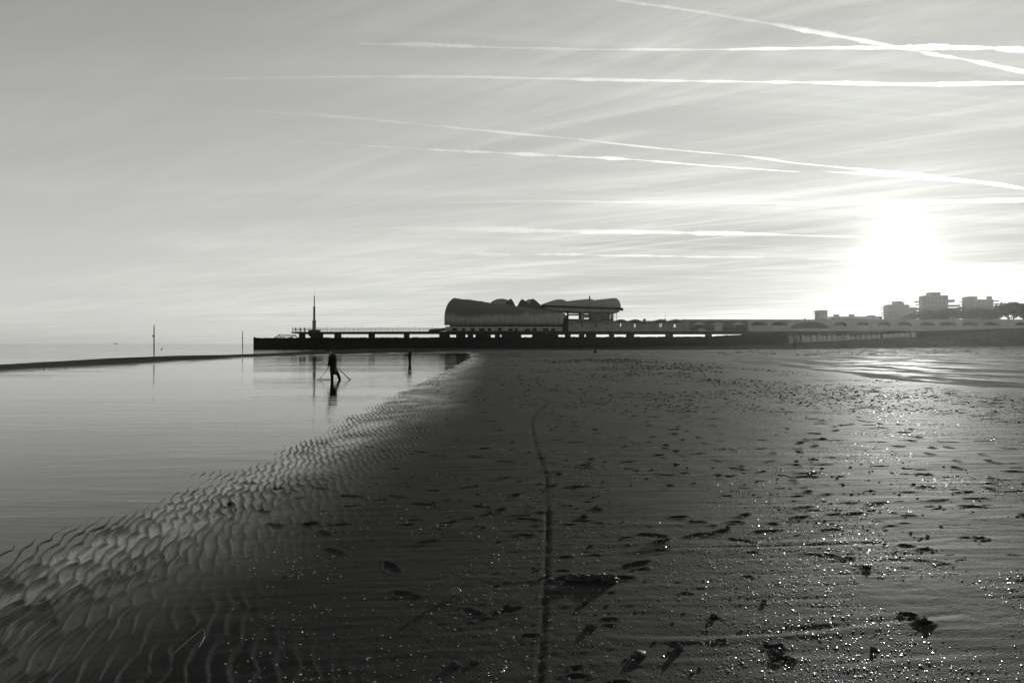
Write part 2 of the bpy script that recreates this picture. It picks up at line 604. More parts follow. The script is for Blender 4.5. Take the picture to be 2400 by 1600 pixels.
for k in range(4200):
    y = 2.2 * math.exp(random.random() * math.log(32))
    x = random.triangular(-2.6, 16.5, 13.0)
    if y < 6 and x < 0 and random.random() < 0.5:
        continue
    if random.random() > 0.5 + 1.6 * float(PATCH(x, y)):
        continue
    w = random.uniform(0.008, 0.030) * (1 + 0.10 * y)
    divot(x, y, w * random.uniform(1.2, 2.6), w * random.uniform(0.6, 1.1), random.uniform(0.004, 0.011) * (1 + 0.04 * y), random.uniform(0.5, 1.0))
for (px, py, rx, ry, dep) in [(1985, 1308, 0.075, 0.055, 0.035), (2026, 1326, 0.07, 0.05, 0.035), (1810, 1515, 0.10, 0.06, 0.05), (1836, 1545, 0.09, 0.05, 0.045), (1672, 1448, 0.06, 0.04, 0.03),
                              (1690, 1500, 0.05, 0.03, 0.03), (2160, 1110, 0.16, 0.10, 0.05), (2170, 1140, 0.14, 0.1, 0.04), (1350, 1565, 0.06, 0.04, 0.03), (1240, 1490, 0.10, 0.05, 0.03),
                              (2130, 1440, 0.08, 0.07, 0.05), (2165, 1460, 0.09, 0.06, 0.04), (2300, 1260, 0.1, 0.07, 0.04), (1700, 1245, 0.08, 0.06, 0.03), (1750, 1350, 0.07, 0.05, 0.03)]:
    X, Y, _ = px_ground(px, py)
    divot(X, Y, rx * 0.55, ry * 0.5, dep * 0.45, 0.55)
# long shallow drag marks and crescent scours
for (ax, ay, bx, by, dep) in [(1420, 1492, 2300, 1440, 0.013), (1500, 1290, 2390, 1255, 0.011), (1600, 1400, 2100, 1360, 0.006), (700, 1415, 1250, 1330, 0.005), (800, 1500, 1200, 1475, 0.005), (1850, 1560, 2390, 1530, 0.008)]:
    A, B = px_ground(ax, ay), px_ground(bx, by)
    ex, ey = B[0] - A[0], B[1] - A[1]
    m1 = np.searchsorted(YR, max(A[1], B[1]) + 0.5)
    sx, sy = nx[:m1] - A[0], ny[:m1] - A[1]
    ll = math.hypot(ex, ey)
    al = (sx * ex + sy * ey) / ll
    ac = (sy * ex - sx * ey) / ll + 0.05 * np.sin(al * 1.9 + ax) + 0.03 * fbm(al * 1.5, al * 0, int(ax), 2)
    dz[:m1] += 0.38 * dep * sstep(0, 0.3, al) * (1 - sstep(ll - 0.3, ll, al)) * (-np.exp(-(ac / 0.035) ** 2) + 0.7 * np.exp(-((ac + 0.07) / 0.05) ** 2))

GZ[near] += dz * (1 - 0.75 * sstep(50, 140, ny))
far_m = (GY > 60) & (GY < 330) & (DS > 0)
GZ += np.where(far_m, 0.022 * fbm(GX * 0.22, GY * 0.45, 231, 3) * sstep(55, 90, GY) * sstep(0, 6, np.minimum(DP, DS)), 0)
GZ += np.where(far_m, 0.05 * fbm(GX * 0.08, GY * 0.08, 201, 3) * sstep(60, 120, GY) * sstep(0, 6, np.minimum(DP, DS)), 0)


def sand_height(x, y):
    """height of the finished sheet at a point"""
    i = min(max(int(np.searchsorted(YR, y)) - 1, 0), len(YR) - 2)
    f = (y - YR[i]) / (YR[i + 1] - YR[i])
    t = x / (y + 3.0)
    j = min(max(int(np.searchsorted(TC, t)) - 1, 0), len(TC) - 2)
    g = (t - TC[j]) / (TC[j + 1] - TC[j])
    a = GZ[i, j] * (1 - g) + GZ[i, j + 1] * g
    b = GZ[i + 1, j] * (1 - g) + GZ[i + 1, j + 1] * g
    return float(a * (1 - f) + b * f)


def sand_heights(x, y):
    x, y = np.asarray(x), np.asarray(y)
    i = np.clip(np.searchsorted(YR, y) - 1, 0, len(YR) - 2)
    f = (y - YR[i]) / (YR[i + 1] - YR[i])
    tq = x / (y + 3.0)
    j = np.clip(np.searchsorted(TC, tq) - 1, 0, len(TC) - 2)
    g = (tq - TC[j]) / (TC[j + 1] - TC[j])
    a = GZ[i, j] * (1 - g) + GZ[i, j + 1] * g
    c = GZ[i + 1, j] * (1 - g) + GZ[i + 1, j + 1] * g
    return a * (1 - f) + c * f


def grid_mesh(name, X, Y, Z, attrs):
    nr, nc = Z.shape
    me = bpy.data.meshes.new(name)
    me.vertices.add(nr * nc)
    me.vertices.foreach_set('co', np.stack([X, Y, Z], -1).astype(np.float32).ravel())
    a = (np.arange(nr - 1)[:, None] * nc + np.arange(nc - 1)[None, :]).ravel()
    quads = np.stack([a, a + 1, a + nc + 1, a + nc], -1).astype(np.int32)
    nq = len(quads)
    me.loops.add(nq * 4)
    me.loops.foreach_set('vertex_index', quads.ravel())
    me.polygons.add(nq)
    me.polygons.foreach_set('loop_start', np.arange(nq, dtype=np.int32) * 4)
    me.polygons.foreach_set('loop_total', np.full(nq, 4, dtype=np.int32))
    me.polygons.foreach_set('use_smooth', np.ones(nq, dtype=bool))
    for k, v in attrs.items():
        at = me.attributes.new(k, 'FLOAT', 'POINT')
        at.data.foreach_set('value', v.astype(np.float32).ravel())
    me.update()
    me.validate()
    return me


def sand_material():
    m = bpy.data.materials.new('wet_sand')
    m.use_nodes = True
    t = m.node_tree
    L = t.links.new
    b = t.nodes['Principled BSDF']
    tc = N(t, 'ShaderNodeTexCoord')
    at = N(t, 'ShaderNodeAttribute', attribute_name='turned')
    wet = N(t, 'ShaderNodeAttribute', attribute_name='wet')
    n1 = N(t, 'ShaderNodeTexNoise')
    n1.inputs['Scale'].default_value = 0.35
    n1.inputs['Detail'].default_value = 8.0
    n1.inputs['Roughness'].default_value = 0.65
    L(tc.outputs['Object'], n1.inputs['Vector'])
    n2 = N(t, 'ShaderNodeTexNoise')
    n2.inputs['Scale'].default_value = 60.0
    n2.inputs['Detail'].default_value = 4.0
    L(tc.outputs['Object'], n2.inputs['Vector'])
    # lineation: damp and less damp streaks across the bar
    mp = N(t, 'ShaderNodeMapping')
    mp.inputs['Scale'].default_value = (0.5, 7.0, 1.0)
    mp.inputs['Rotation'].default_value = (0, 0, R(-4))
    L(tc.outputs['Object'], mp.inputs[0])
    n3 = N(t, 'ShaderNodeTexNoise')
    n3.inputs['Scale'].default_value = 1.0
    n3.inputs['Detail'].default_value = 7.0
    n3.inputs['Roughness'].default_value = 0.7
    L(mp.outputs[0], n3.inputs['Vector'])
    v = math_node(t, 'ADD', math_node(t, 'MULTIPLY', n1.outputs[0], 0.5), math_node(t, 'MULTIPLY', n2.outputs[0], 0.6))
    v = math_node(t, 'ADD', v, math_node(t, 'MULTIPLY', n3.outputs[0], 0.45))
    col = math_node(t, 'MULTIPLY', v, SAND_ALB)
    L(col, b.inputs['Base Color'])
    # roughness: mirror-like where a film of water lies, dull where the sand is turned over
    r = math_node(t, 'ADD', math_node(t, 'MULTIPLY', n3.outputs[0], 0.34), 0.57)
    r = math_node(t, 'SUBTRACT', r, math_node(t, 'MULTIPLY', wet.outputs['Fac'], 0.60))
    r = math_node(t, 'ADD', r, math_node(t, 'MULTIPLY', at.outputs['Fac'], 0.45), clamp=True)
    r = math_node(t, 'MAXIMUM', r, 0.12)
    L(r, b.inputs['Roughness'])
    sp = math_node(t, 'ADD', 0.07, math_node(t, 'MULTIPLY', wet.outputs['Fac'], 0.5))
    sp = math_node(t, 'MULTIPLY', sp, math_node(t, 'SUBTRACT', 1.0, math_node(t, 'MULTIPLY', at.outputs['Fac'], 0.9)))
    L(sp, b.inputs['Specular IOR Level'])
    # relief of grains and tiny pits
    h = math_node(t, 'ADD', math_node(t, 'MULTIPLY', n2.outputs[0], 1.1), math_node(t, 'MULTIPLY', n3.outputs[0], 0.7))
    n5 = N(t, 'ShaderNodeTexNoise')
    n5.inputs['Scale'].default_value = 190.0
    n5.inputs['Detail'].default_value = 3.0
    L(tc.outputs['Object'], n5.inputs['Vector'])
    h = math_node(t, 'ADD', h, math_node(t, 'MULTIPLY', n5.outputs[0], 0.45))
    vo = N(t, 'ShaderNodeTexVoronoi')
    vo.inputs['Scale'].default_value = 26.0
    L(tc.outputs['Object'], vo.inputs['Vector'])
    pit = math_node(t, 'MULTIPLY', math_node(t, 'LESS_THAN', vo.outputs['Distance'], 0.16), -0.8)
    h = math_node(t, 'ADD', h, pit)
    # small ripple trains all over the lower flats, beyond what the sheet itself carries
    n4 = N(t, 'ShaderNodeTexNoise')
    n4.inputs['Scale'].default_value = 2.6
    n4.inputs['Detail'].default_value = 4.0
    n4.inputs['Roughness'].default_value = 0.6
    mp4 = N(t, 'ShaderNodeMapping')
    mp4.inputs['Scale'].default_value = (0.45, 1.5, 1.0)
    L(tc.outputs['Object'], mp4.inputs[0])
    L(mp4.outputs[0], n4.inputs['Vector'])
    flat = N(t, 'ShaderNodeAttribute', attribute_name='flats')
    h = math_node(t, 'ADD', h, math_node(t, 'MULTIPLY', math_node(t, 'MULTIPLY', n4.outputs[0], flat.outputs['Fac']), 9.0))
    bp = N(t, 'ShaderNodeBump')
    bp.inputs['Strength'].default_value = 0.8
    bp.inputs['Distance'].default_value = 0.005
    # a film of water evens out the grain
    L(math_node(t, 'SUBTRACT', 0.8, math_node(t, 'MULTIPLY', wet.outputs['Fac'], 0.70)), bp.inputs['Strength'])
    L(h, bp.inputs['Height'])
    L(bp.outputs[0], b.inputs['Normal'])
    return m


SAND_ALB = 0.026
M_SAND = sand_material()
wet_attr = np.clip(1 - sstep(0.3, 2.9, DP) + CHAN * 0.12 + 0.04 * sstep(30, 60, DR) * sstep(50, 90, GY) * (1 - sstep(190, 215, GY)), 0, 1)
wet_attr *= (DS > -1) * film
# dull streaks where the flats have drained
rough_attr = np.maximum(rough_attr, 0.85 * sstep(-0.08, 0.22, fbm(GX * 0.9, GY * 0.20, 411, 4)) * np.clip(CHAN + sstep(55, 90, GY), 0, 1) * (GY < 330))
rough_attr = np.maximum(rough_attr, 0.25 * sstep(60, 95, GY) + 0.6 * sstep(-0.05, 0.3, fbm(GX * 0.16, GY * 0.34, 401, 5, 2.1, 0.62)) * np.clip(CHAN + sstep(55, 90, GY), 0, 1) * (GY < 330))
sand = link('beach', grid_mesh('beach', GX, GY, GZ, {'turned': rough_attr, 'wet': wet_attr, 'flats': np.clip(CHAN + sstep(60, 110, GY), 0, 1)}), M_SAND)
tag(sand, kind='structure')


def water_material(name, base, scale1, str1, scale2, str2, stretch, transparent):
    m = bpy.data.materials.new(name)
    m.use_nodes = True
    t = m.node_tree
    L = t.links.new
    t.nodes.clear()
    tc = N(t, 'ShaderNodeTexCoord')
    mp = N(t, 'ShaderNodeMapping')
    mp.inputs['Scale'].default_value = stretch
    mp.inputs['Rotation'].default_value = (0, 0, R(7))
    L(tc.outputs['Object'], mp.inputs[0])
    hs = []
    for sc, st, dt in ((scale1, str1, 2.0), (scale2, str2, 3.0)):
        no = N(t, 'ShaderNodeTexNoise')
        no.inputs['Scale'].default_value = sc
        no.inputs['Detail'].default_value = dt
        no.inputs['Roughness'].default_value = 0.5
        no.inputs['Distortion'].default_value = 0.4
        L(mp.outputs[0], no.inputs['Vector'])
        hs.append(math_node(t, 'MULTIPLY', no.outputs[0], st))
    # cat's-paws: the breeze ruffles patches of the surface
    np_ = N(t, 'ShaderNodeTexNoise')
    np_.inputs['Scale'].default_value = 0.10
    np_.inputs['Detail'].default_value = 3.0
    L(mp.outputs[0], np_.inputs['Vector'])
    mr = N(t, 'ShaderNodeMapRange')
    mr.inputs[1].default_value = 0.40
    mr.inputs[2].default_value = 0.66
    mr.inputs[3].default_value = 0.35
    mr.inputs[4].default_value = 1.6
    L(np_.outputs[0], mr.inputs[0])
    h = math_node(t, 'MULTIPLY', math_node(t, 'ADD', hs[0], hs[1]), mr.outputs[0])
    bp = N(t, 'ShaderNodeBump')
    bp.inputs['Strength'].default_value = 1.0
    bp.inputs['Distance'].default_value = 1.0
    L(h, bp.inputs['Height'])
    fre = N(t, 'ShaderNodeFresnel')
    fre.inputs['IOR'].default_value = 1.333
    L(bp.outputs[0], fre.inputs['Normal'])
    gl = N(t, 'ShaderNodeBsdfGlossy')
    gl.inputs['Roughness'].default_value = 0.03
    gl.inputs['Color'].default_value = (0.97, 0.97, 0.97, 1)
    L(bp.outputs[0], gl.inputs['Normal'])
    if transparent:
        bd = N(t, 'ShaderNodeBsdfTransparent')
        bd.inputs[0].default_value = (0.72, 0.73, 0.71, 1)
    else:
        bd = N(t, 'ShaderNodeBsdfDiffuse')
        bd.inputs[0].default_value = (base, base, base * 0.97, 1)
    mx = N(t, 'ShaderNodeMixShader')
    L(fre.outputs[0], mx.inputs[0])
    L(bd.outputs[0], mx.inputs[1])
    L(gl.outputs[0], mx.inputs[2])
    out = N(t, 'ShaderNodeOutputMaterial')
    L(mx.outputs[0], out.inputs['Surface'])
    return m


M_POOL = water_material('pool_water', 0.05, 1.3, 0.0110, 5.0, 0.0036, (0.35, 1.7, 1), True)
M_SEA = water_material('sea_water', 0.05, 0.35, 0.16, 1.6, 0.045, (0.5, 1.4, 1), False)
# the pool's sheet runs on under the sand all round
pool_poly = [(2.5, -40), (2.5, 60), (0, 120), (-2, 148), (-13, 152), (-24, 144), (-34, 122), (-39.5, 98), (-38.5, 74), (-37.5, 55), (-39, 30), (-42, -40)]
me = bpy.data.meshes.new('tidal_pool')
me.from_pydata([(x, y, 0.0) for x, y in pool_poly], [], [tuple(range(len(pool_poly)))])
tag(link('tidal_pool_water', me, M_POOL), kind='structure')
me = bpy.data.meshes.new('sea')
me.from_pydata([(x + (1.0 if -70 < x < -30 and y < 270 else 0.0), y, 0.0) for x, y in SEA], [], [tuple(range(len(SEA)))])
tag(link('sea_water', me, M_SEA), kind='structure')
# ================================================================== pier and shore buildings
S = 0.15                 # metres per photograph pixel on the pier's line, y = 240


def X_(px, Y=240.0):
    return (px - 1200.0) * Y / 1600.0


def Z_(py, Y=240.0):
    return EYE + (805.0 - py) * Y / 1600.0


M_BLACKWOOD = make_mat('tarred_timber', 0.006, 0.9, 0.03, 0.5, 0.8, stretch=(3, 3, 0.3), bump=0.02)
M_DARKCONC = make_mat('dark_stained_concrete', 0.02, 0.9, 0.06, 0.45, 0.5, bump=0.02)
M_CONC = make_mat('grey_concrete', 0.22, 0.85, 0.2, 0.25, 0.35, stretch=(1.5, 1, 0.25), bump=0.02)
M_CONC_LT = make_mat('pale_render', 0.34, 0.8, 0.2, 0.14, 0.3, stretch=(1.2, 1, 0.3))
M_SHELL = make_mat('weathered_shell_roof', 0.25, 0.85, 0.2, 0.42, 0.6, stretch=(2.2, 1, 0.35), bump=0.03, patches=(0.22, (0.6, 1, 1.0), 0.105, 0.42, 0.62))
def weather_top(m, z0, k):
    # moss and soot have taken the upper part of the shell, with a ragged lower edge
    t = m.node_tree
    r2 = [n for n in t.nodes if n.type == 'MAP_RANGE'][1]
    src = r2.inputs[0].links[0].from_socket
    tc = [n for n in t.nodes if n.type == 'TEX_COORD'][0]
    sp = N(t, 'ShaderNodeSeparateXYZ')
    t.links.new(tc.outputs['Object'], sp.inputs[0])
    g = math_node(t, 'MULTIPLY', math_node(t, 'SUBTRACT', sp.outputs[2], z0), k)
    t.links.new(math_node(t, 'ADD', src, math_node(t, 'MINIMUM', math_node(t, 'MAXIMUM', g, -0.25), 0.2)), r2.inputs[0])


weather_top(M_SHELL, 11.6, 0.12)
M_SHELL_DK = make_mat('dark_mossy_shell_roof', 0.055, 0.9, 0.15, 0.5, 0.9, bump=0.04)
M_HOOD = make_mat('dark_hood_concrete', 0.06, 0.85, 0.2, 0.35, 1.0, bump=0.03)
M_ROLL = make_mat('grey_rolled_roof', 0.20, 0.75, 0.3, 0.16, 0.25, stretch=(1.4, 1, 0.5))
M_RAIL = make_mat('painted_steel_rail', 0.10, 0.5, 0.4, 0.3, 2.0)
M_STEEL = make_mat('grey_mast_steel', 0.12, 0.5, 0.4, 0.25, 1.0, stretch=(1, 1, 0.3))
M_GLASS = make_mat('dark_window_glass', 0.02, 0.12, 0.5, 0.3, 0.5)
M_PALE = make_mat('pale_painted_wood', 0.4, 0.7, 0.3, 0.12, 1.0)
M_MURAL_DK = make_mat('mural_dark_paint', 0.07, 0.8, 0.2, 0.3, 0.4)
M_MURAL_MD = make_mat('mural_mid_paint', 0.13, 0.8, 0.2, 0.2, 0.3)
M_MURAL_LT = make_mat('mural_light_paint', 0.36, 0.8, 0.2, 0.15, 0.4)
M_BLOCK = make_mat('apartment_render', 0.11, 0.85, 0.2, 0.15, 0.15)
M_BLOCK_DK = make_mat('apartment_balcony_concrete', 0.09, 0.85, 0.2, 0.2, 0.3)
M_BLOCK_GLASS = make_mat('hazy_window_glass', 0.085, 0.25, 0.4, 0.2, 0.3)
M_HILL = make_mat('dune_grass_slope', 0.05, 0.95, 0.1, 0.4, 0.3, bump=0.1)

# ---------------------------------------------------------------- groyne: a wall of driven piles in front of the pier
gy = 236.0


def groyne_top(px):
    return float(np.interp(px, [594, 640, 700, 1050, 1500, 1660, 1740, 1770, 1850], [791.8, 791.5, 791, 790.3, 788.8, 788.0, 783.6, 782.6, 782.2]))


gro = empty('pile_groyne', (X_(594, gy), gy, 0.0))
tag(gro, 'long black groyne wall of driven timber piles below the pier', 'groyne')
px = 594.0
k = 0
pm = {}
prev_gap = False
while px < 1850:
    w = 5.3
    z1 = Z_(groyne_top(px), gy) + random.uniform(-0.10, 0.10)
    if px > 1700:
        z1 += random.uniform(-0.1, 0.1)
    if k == 0:
        z1 += 0.28
    left_end = px < 622
    x0, x1 = X_(px, gy), X_(px + w, gy)
    gap = 0.10 if left_end else 0.015
    d = random.uniform(-0.07, 0.07)
    b = MB()
    b.box(x0, x1 - gap, gy + d, gy + 0.55 + d, -1.2, z1)
    o = b.build('pile', M_BLACKWOOD, gro)
    o.matrix_parent_inverse = gro.matrix_basis.inverted()
    px += w
    k += 1
for zz in (Z_(795.5, gy), Z_(806, gy)):                # walings that tie the piles
    o = MB().box(X_(597, gy), X_(1760, gy), gy - 0.28, gy - 0.08, zz - 0.14, zz + 0.14).build('waling', M_BLACKWOOD, gro)
    o.matrix_parent_inverse = gro.matrix_basis.inverted()
o = MB().box(X_(616, gy), X_(1745, gy), gy + 0.63, gy + 1.0, -1.2, Z_(792.5, gy)).build('backing_wall', M_DARKCONC, gro)
o.matrix_parent_inverse = gro.matrix_basis.inverted()


def part(mb, name, mat, root, smooth=False):
    o = mb.build(name, mat, root, smooth)
    o.matrix_parent_inverse = root.matrix_basis.inverted()
    return o


# wrecked gangway lying on the groyne's head
wr = empty('wrecked_gangway', (X_(665), 239.0, Z_(791)))
tag(wr, 'bent broken gangway frame lying on the groyne by the pier head', 'wreckage')
for pts in ([(643, 792.5), (656, 784), (672, 785), (688, 784.4)], [(661, 788.5), (678, 788.2), (694, 786.6)], [(694, 784), (699, 792.5)], [(658.5, 785), (659.5, 792.5)], [(648, 792), (656, 788), (667, 790)],
            [(676, 792), (683, 790.5), (690, 789)], [(690, 783.5), (696, 789.5)]):
    part(MB().tube([(X_(a), 239 + 0.3 * math.sin(a), Z_(b_)) for a, b_ in pts], 0.13, 6), 'bar', M_BLACKWOOD, wr)

# ---------------------------------------------------------------- pier deck, pillars, railing
pier = empty('pier', (X_(700), 241.0, 0.0))
tag(pier, 'long dark concrete pier on square pillars behind the black groyne', 'pier')
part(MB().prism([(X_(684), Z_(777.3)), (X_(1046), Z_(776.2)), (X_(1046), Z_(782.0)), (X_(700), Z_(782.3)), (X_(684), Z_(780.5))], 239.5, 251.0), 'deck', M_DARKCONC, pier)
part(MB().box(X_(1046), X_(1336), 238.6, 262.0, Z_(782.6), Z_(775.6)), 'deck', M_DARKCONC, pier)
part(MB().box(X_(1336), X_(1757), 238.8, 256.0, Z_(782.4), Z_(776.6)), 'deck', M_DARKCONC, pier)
part(MB().prism([(X_(1004), Z_(776.9)), (X_(1044), Z_(775.0)), (X_(1044), Z_(768.8)), (X_(1006), Z_(771.0))], 240.2, 243.0), 'ramp_parapet', M_DARKCONC, pier)
gaps = [(711, 727), (752.4, 783), (796, 863), (875.7, 946), (957.5, 1029), (1053, 1068.5), (1090, 1095.7), (1108.4, 1114), (1150, 1159.4), (1172, 1175), (1222, 1247.7), (1309, 1325), (1338, 1358),
        (1370, 1379), (1397.5, 1429.4), (1440, 1470), (1487, 1563), (1578, 1657), (1669, 1757)]
a0 = 700.0
for g0, g1 in gaps:
    span = g0 - a0
    n = max(1, round(span / 16))
    for i in range(n):
        q0, q1 = a0 + span * i / n, a0 + span * (i + 1) / n
        b = MB()
        yy = 240.2 + (0.35 * (i % 2))
        gp = 0.0 if i == n - 1 else 0.01
        b.box(X_(q0), X_(q1) - gp, yy, yy + 2.4, -1.2, Z_(781.4))
        if a0 == 727:
            b.prism([(X_(q0), Z_(790)), (X_(q0 - 8), Z_(781.3)), (X_(q0), Z_(781.3))], yy + 0.1, yy + 2.2)
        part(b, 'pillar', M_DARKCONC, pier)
    a0 = g1
# back row of pillars keeps the deck up where the photograph shows none in front
for q in (720, 770, 830, 910, 990, 1135, 1200, 1280, 1385, 1455, 1525, 1617, 1700):
    if any(g0 < q < g1 for g0, g1 in gaps):
        continue
    part(MB().box(X_(q - 4), X_(q + 4), 250.2, 251.6, -1.2, Z_(781.6)), 'pillar', M_DARKCONC, pier)
rl = empty('pier_railing', (X_(684), 240.0, Z_(777)))
tag(rl, 'thin steel railing along the open seaward deck of the pier', 'railing')
px, k = 685.0, 0
while px < 1044:
    t_ = (px - 684) / 360
    zb, zt = Z_(777.6 - 1.0 * t_), Z_(769.2 - 0.6 * t_)
    extra = 0.75 if k % 4 == 0 else 0.0
    part(MB().tube([(X_(px), 240.05, zb), (X_(px), 240.05, zt + extra)], 0.045 if not extra else 0.05, 6), 'post', M_RAIL, rl)
    px += 10.25
    k += 1
for f_ in (0.0, 0.34, 0.67):
    part(MB().tube([(X_(684), 240.05, Z_(769.2 + f_ * 7.5)), (X_(1044), 240.05, Z_(768.6 + f_ * 7.5))], 0.045 if f_ else 0.06, 6), 'rail', M_RAIL, rl)
for i in range(72):
    q = 686 + i * 5.0
    if i % 2 == 0:
        part(MB().box(X_(q) - 0.012, X_(q) + 0.012, 240.02, 240.05, Z_(776.8), Z_(770)), 'baluster', M_RAIL, rl)
# second railing on the far side
rl2 = empty('pier_railing', (X_(684), 250.6, Z_(777)))
tag(rl2, 'fainter rear railing on the far edge of the open pier deck', 'railing')
for i in range(28):
    q = 686 + i * 13.0
    part(MB().tube([(X_(q, 250.6), 250.6, Z_(777.4, 250.6)), (X_(q, 250.6), 250.6, Z_(770, 250.6))], 0.04, 6), 'post', M_RAIL, rl2)
for f_ in (0, 0.5):
    part(MB().tube([(X_(684, 250.6), 250.6, Z_(770 + f_ * 7, 250.6)), (X_(1042, 250.6), 250.6, Z_(770 + f_ * 7, 250.6))], 0.045, 6), 'rail', M_RAIL, rl2)

# stepped signal mast
ms = empty('signal_mast', (X_(736.6), 245.0, Z_(777.3, 245)))
tag(ms, 'tall stepped signal mast with thin antenna on the pier head', 'mast')
yy = 245.0


def octa(px0, px1, py0, py1, name, taper=0.96):
    xc, w = X_((px0 + px1) / 2, yy), (px1 - px0) * yy / 1600 / 2
    mb = MB().tube([(xc, yy, Z_(py0, yy)), (xc, yy, Z_(py1, yy))], [w * 1.05, w * 1.05 * taper], 10)
    return part(mb, name, M_STEEL, ms)


octa(732.2, 741.2, 777.2, 751.2, 'base_section')
octa(731.9, 741.5, 752.2, 750.8, 'collar', 1.0)
octa(734, 739.4, 750.8, 719.2, 'middle_section')
octa(733.7, 739.7, 720.2, 718.6, 'collar', 1.0)
octa(735.5, 738.1, 718.6, 693.5, 'upper_section', 0.85)
octa(736.45, 736.95, 693.5, 676.0, 'antenna', 0.5)
part(MB().box(X_(724, yy), X_(749, yy), 244.2, 246.4, Z_(777.2, yy), Z_(772.5, yy)), 'plinth', M_DARKCONC, ms)

# ---------------------------------------------------------------- the big shell-shaped hall
hall = empty('shell_hall', (X_(1180), 250.0, Z_(775.6)))
tag(hall, 'large weathered shell-shaped concrete hall on the pier, tall at its seaward end', 'building')
top_px = [1064, 1085, 1100, 1119, 1149, 1183, 1212.6, 1266, 1308, 1325]
top_py = [696.5, 700, 700.4, 703.6, 708.5, 712, 717, 724, 731, 735]
NU, NV = 60, 28
P = []
z_base = Z_(762.0)
y_front, y_back = 240.2, 262.0
for i in range(NU + 1):
    u = i / NU
    row = []
    for j in range(NV + 1):
        v = j / NV
        a = math.pi * v
        f = math.sin(a) ** 0.72                       # height fraction
        xl = 1043.6 + 20.4 * f ** 3.2
        xr = 1318 + 7 * f ** 2
        pxx = xl + (xr - xl) * u
        crest_px = 1064 + (1325 - 1064) * u
        hz_ = Z_(float(np.interp(crest_px, top_px, top_py)), 243.6) - z_base
        depth = (y_back - y_front) * (1.0 - 0.45 * u)
        yv = y_front + depth * (0.5 - 0.5 * math.copysign(abs(math.cos(a)) ** 0.9, math.cos(a)))
        # the crest leans towards the viewer
        yv -= 0.16 * depth * f
        yv = max(yv, y_front - 0.4)
        row.append((X_(pxx, 243.6) if j else X_(pxx, 243.0), yv, z_base + hz_ * f))
    P.append(row)
hs = part(MB().grid(P), 'shell_roof', M_SHELL, hall, True)
so = hs.modifiers.new('thickness', 'SOLIDIFY')
so.thickness = 0.45
so.offset = -1
# moss-dark upper course of the shell, laid on as its own skin
P2 = []
for i in range(3, NU - 1):
    row = []
    for j in range(7, 17):
        x, y, z = P[i][j]
        zl = Z_(736 - 3 * math.sin(i * 0.7) - 2 * math.sin(i * 1.9) + 0.10 * (i - 20))
        row.append((x, y - 0.06, max(z, zl) + 0.05))
    P2.append(row)
# end wall inside the shell's mouth and the recessed core below
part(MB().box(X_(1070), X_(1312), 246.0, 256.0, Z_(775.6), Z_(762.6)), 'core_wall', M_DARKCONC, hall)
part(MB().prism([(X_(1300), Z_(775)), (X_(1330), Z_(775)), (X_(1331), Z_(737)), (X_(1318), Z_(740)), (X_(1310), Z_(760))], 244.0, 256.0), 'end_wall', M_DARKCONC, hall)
part(MB().box(X_(1043.6), X_(1318), 240.0, 245.7, Z_(775.4), Z_(765.2)), 'plinth', M_SHELL, hall)
for q in range(12):
    q0 = 1062 + q * 21 + random.uniform(-3, 3)
    part(MB().box(X_(q0), X_(q0 + random.uniform(7, 13)), 239.85, 239.95, Z_(774.8), Z_(769.5 + random.uniform(-1, 1))), 'plinth_opening', M_DARKCONC, hall)
for q0, q1 in ((1113.5, 1115.5), (1122.5, 1129)):
    part(MB().box(X_(q0), X_(q1), 247.5, 249.0, Z_(708), Z_(702.2)), 'roof_vent', M_DARKCONC, hall)


def ridge_hump(name, px0, px1, ytop, ybase, y0, y1, mat, root, n=18, peak=0.5):
    """a barrel vault seen end-on"""
    P = []
    for yv in (y0, y0 + 0.02, (y0 + y1) / 2, y1):
        row = []
        for j in range(n + 1):
            a = math.pi * j / n
            c = 0.5 - 0.5 * math.cos(a)
            row.append((X_(px0 + (px1 - px0) * c, y0), yv, Z_(ybase, y0) + (Z_(ytop, y0) - Z_(ybase, y0)) * math.sin(a) ** 0.8))
        P.append(row)
    mb = MB().grid(P)
    nn = n + 1
    mb.f.append(tuple(range(nn)))
    return part(mb, name, mat, root, False)


ridge_hump('rear_vault', 1146, 1204, 699.8, 722, 256.5, 266.0, M_ROLL, hall)
ridge_hump('rear_vault', 1226, 1262, 700.8, 722, 256.5, 266.0, M_ROLL, hall)


def lancet(s):
    return 1 - s ** 1.35


def hood(pxl, pxp, pxr, pyl, pyp, pyr, name, yb=246.5):
    """a pointed shell hood: two curved flanks meeting at a leaning peak"""
    n = 9
    P = []
    for i in range(7):
        d = i / 6
        row = []
        shrink = 1 - 0.62 * d ** 1.6
        for j in range(2 * n + 1):
            s = j / n - 1.0
            if s < 0:
                xx = pxp + (pxl - pxp) * (-s)
                yyv = pyp + (pyl - pyp) * (1 - lancet(abs(s)))
            else:
                xx = pxp + (pxr - pxp) * s
                yyv = pyp + (pyr - pyp) * (1 - lancet(s))
            cx = (pxl + pxr) / 2
            xx = cx + (xx - cx) * (1 - 0.35 * d)
            zb = Z_(728, yb)
            row.append((X_(xx, yb), yb + 5.0 * d, zb + (Z_(yyv, yb) - zb) * shrink))
        P.append(row)
    mb = MB().grid(P)
    m_ = 2 * n + 1
    base = [(P[0][0][0], yb + 0.01, Z_(728, yb)), (P[0][-1][0], yb + 0.01, Z_(728, yb))]
    k0 = len(mb.v)
    mb.v.extend(base)
    mb.f.append(tuple(range(m_)) + (k0 + 1, k0))
    return part(mb, name, M_HOOD, hall, False)


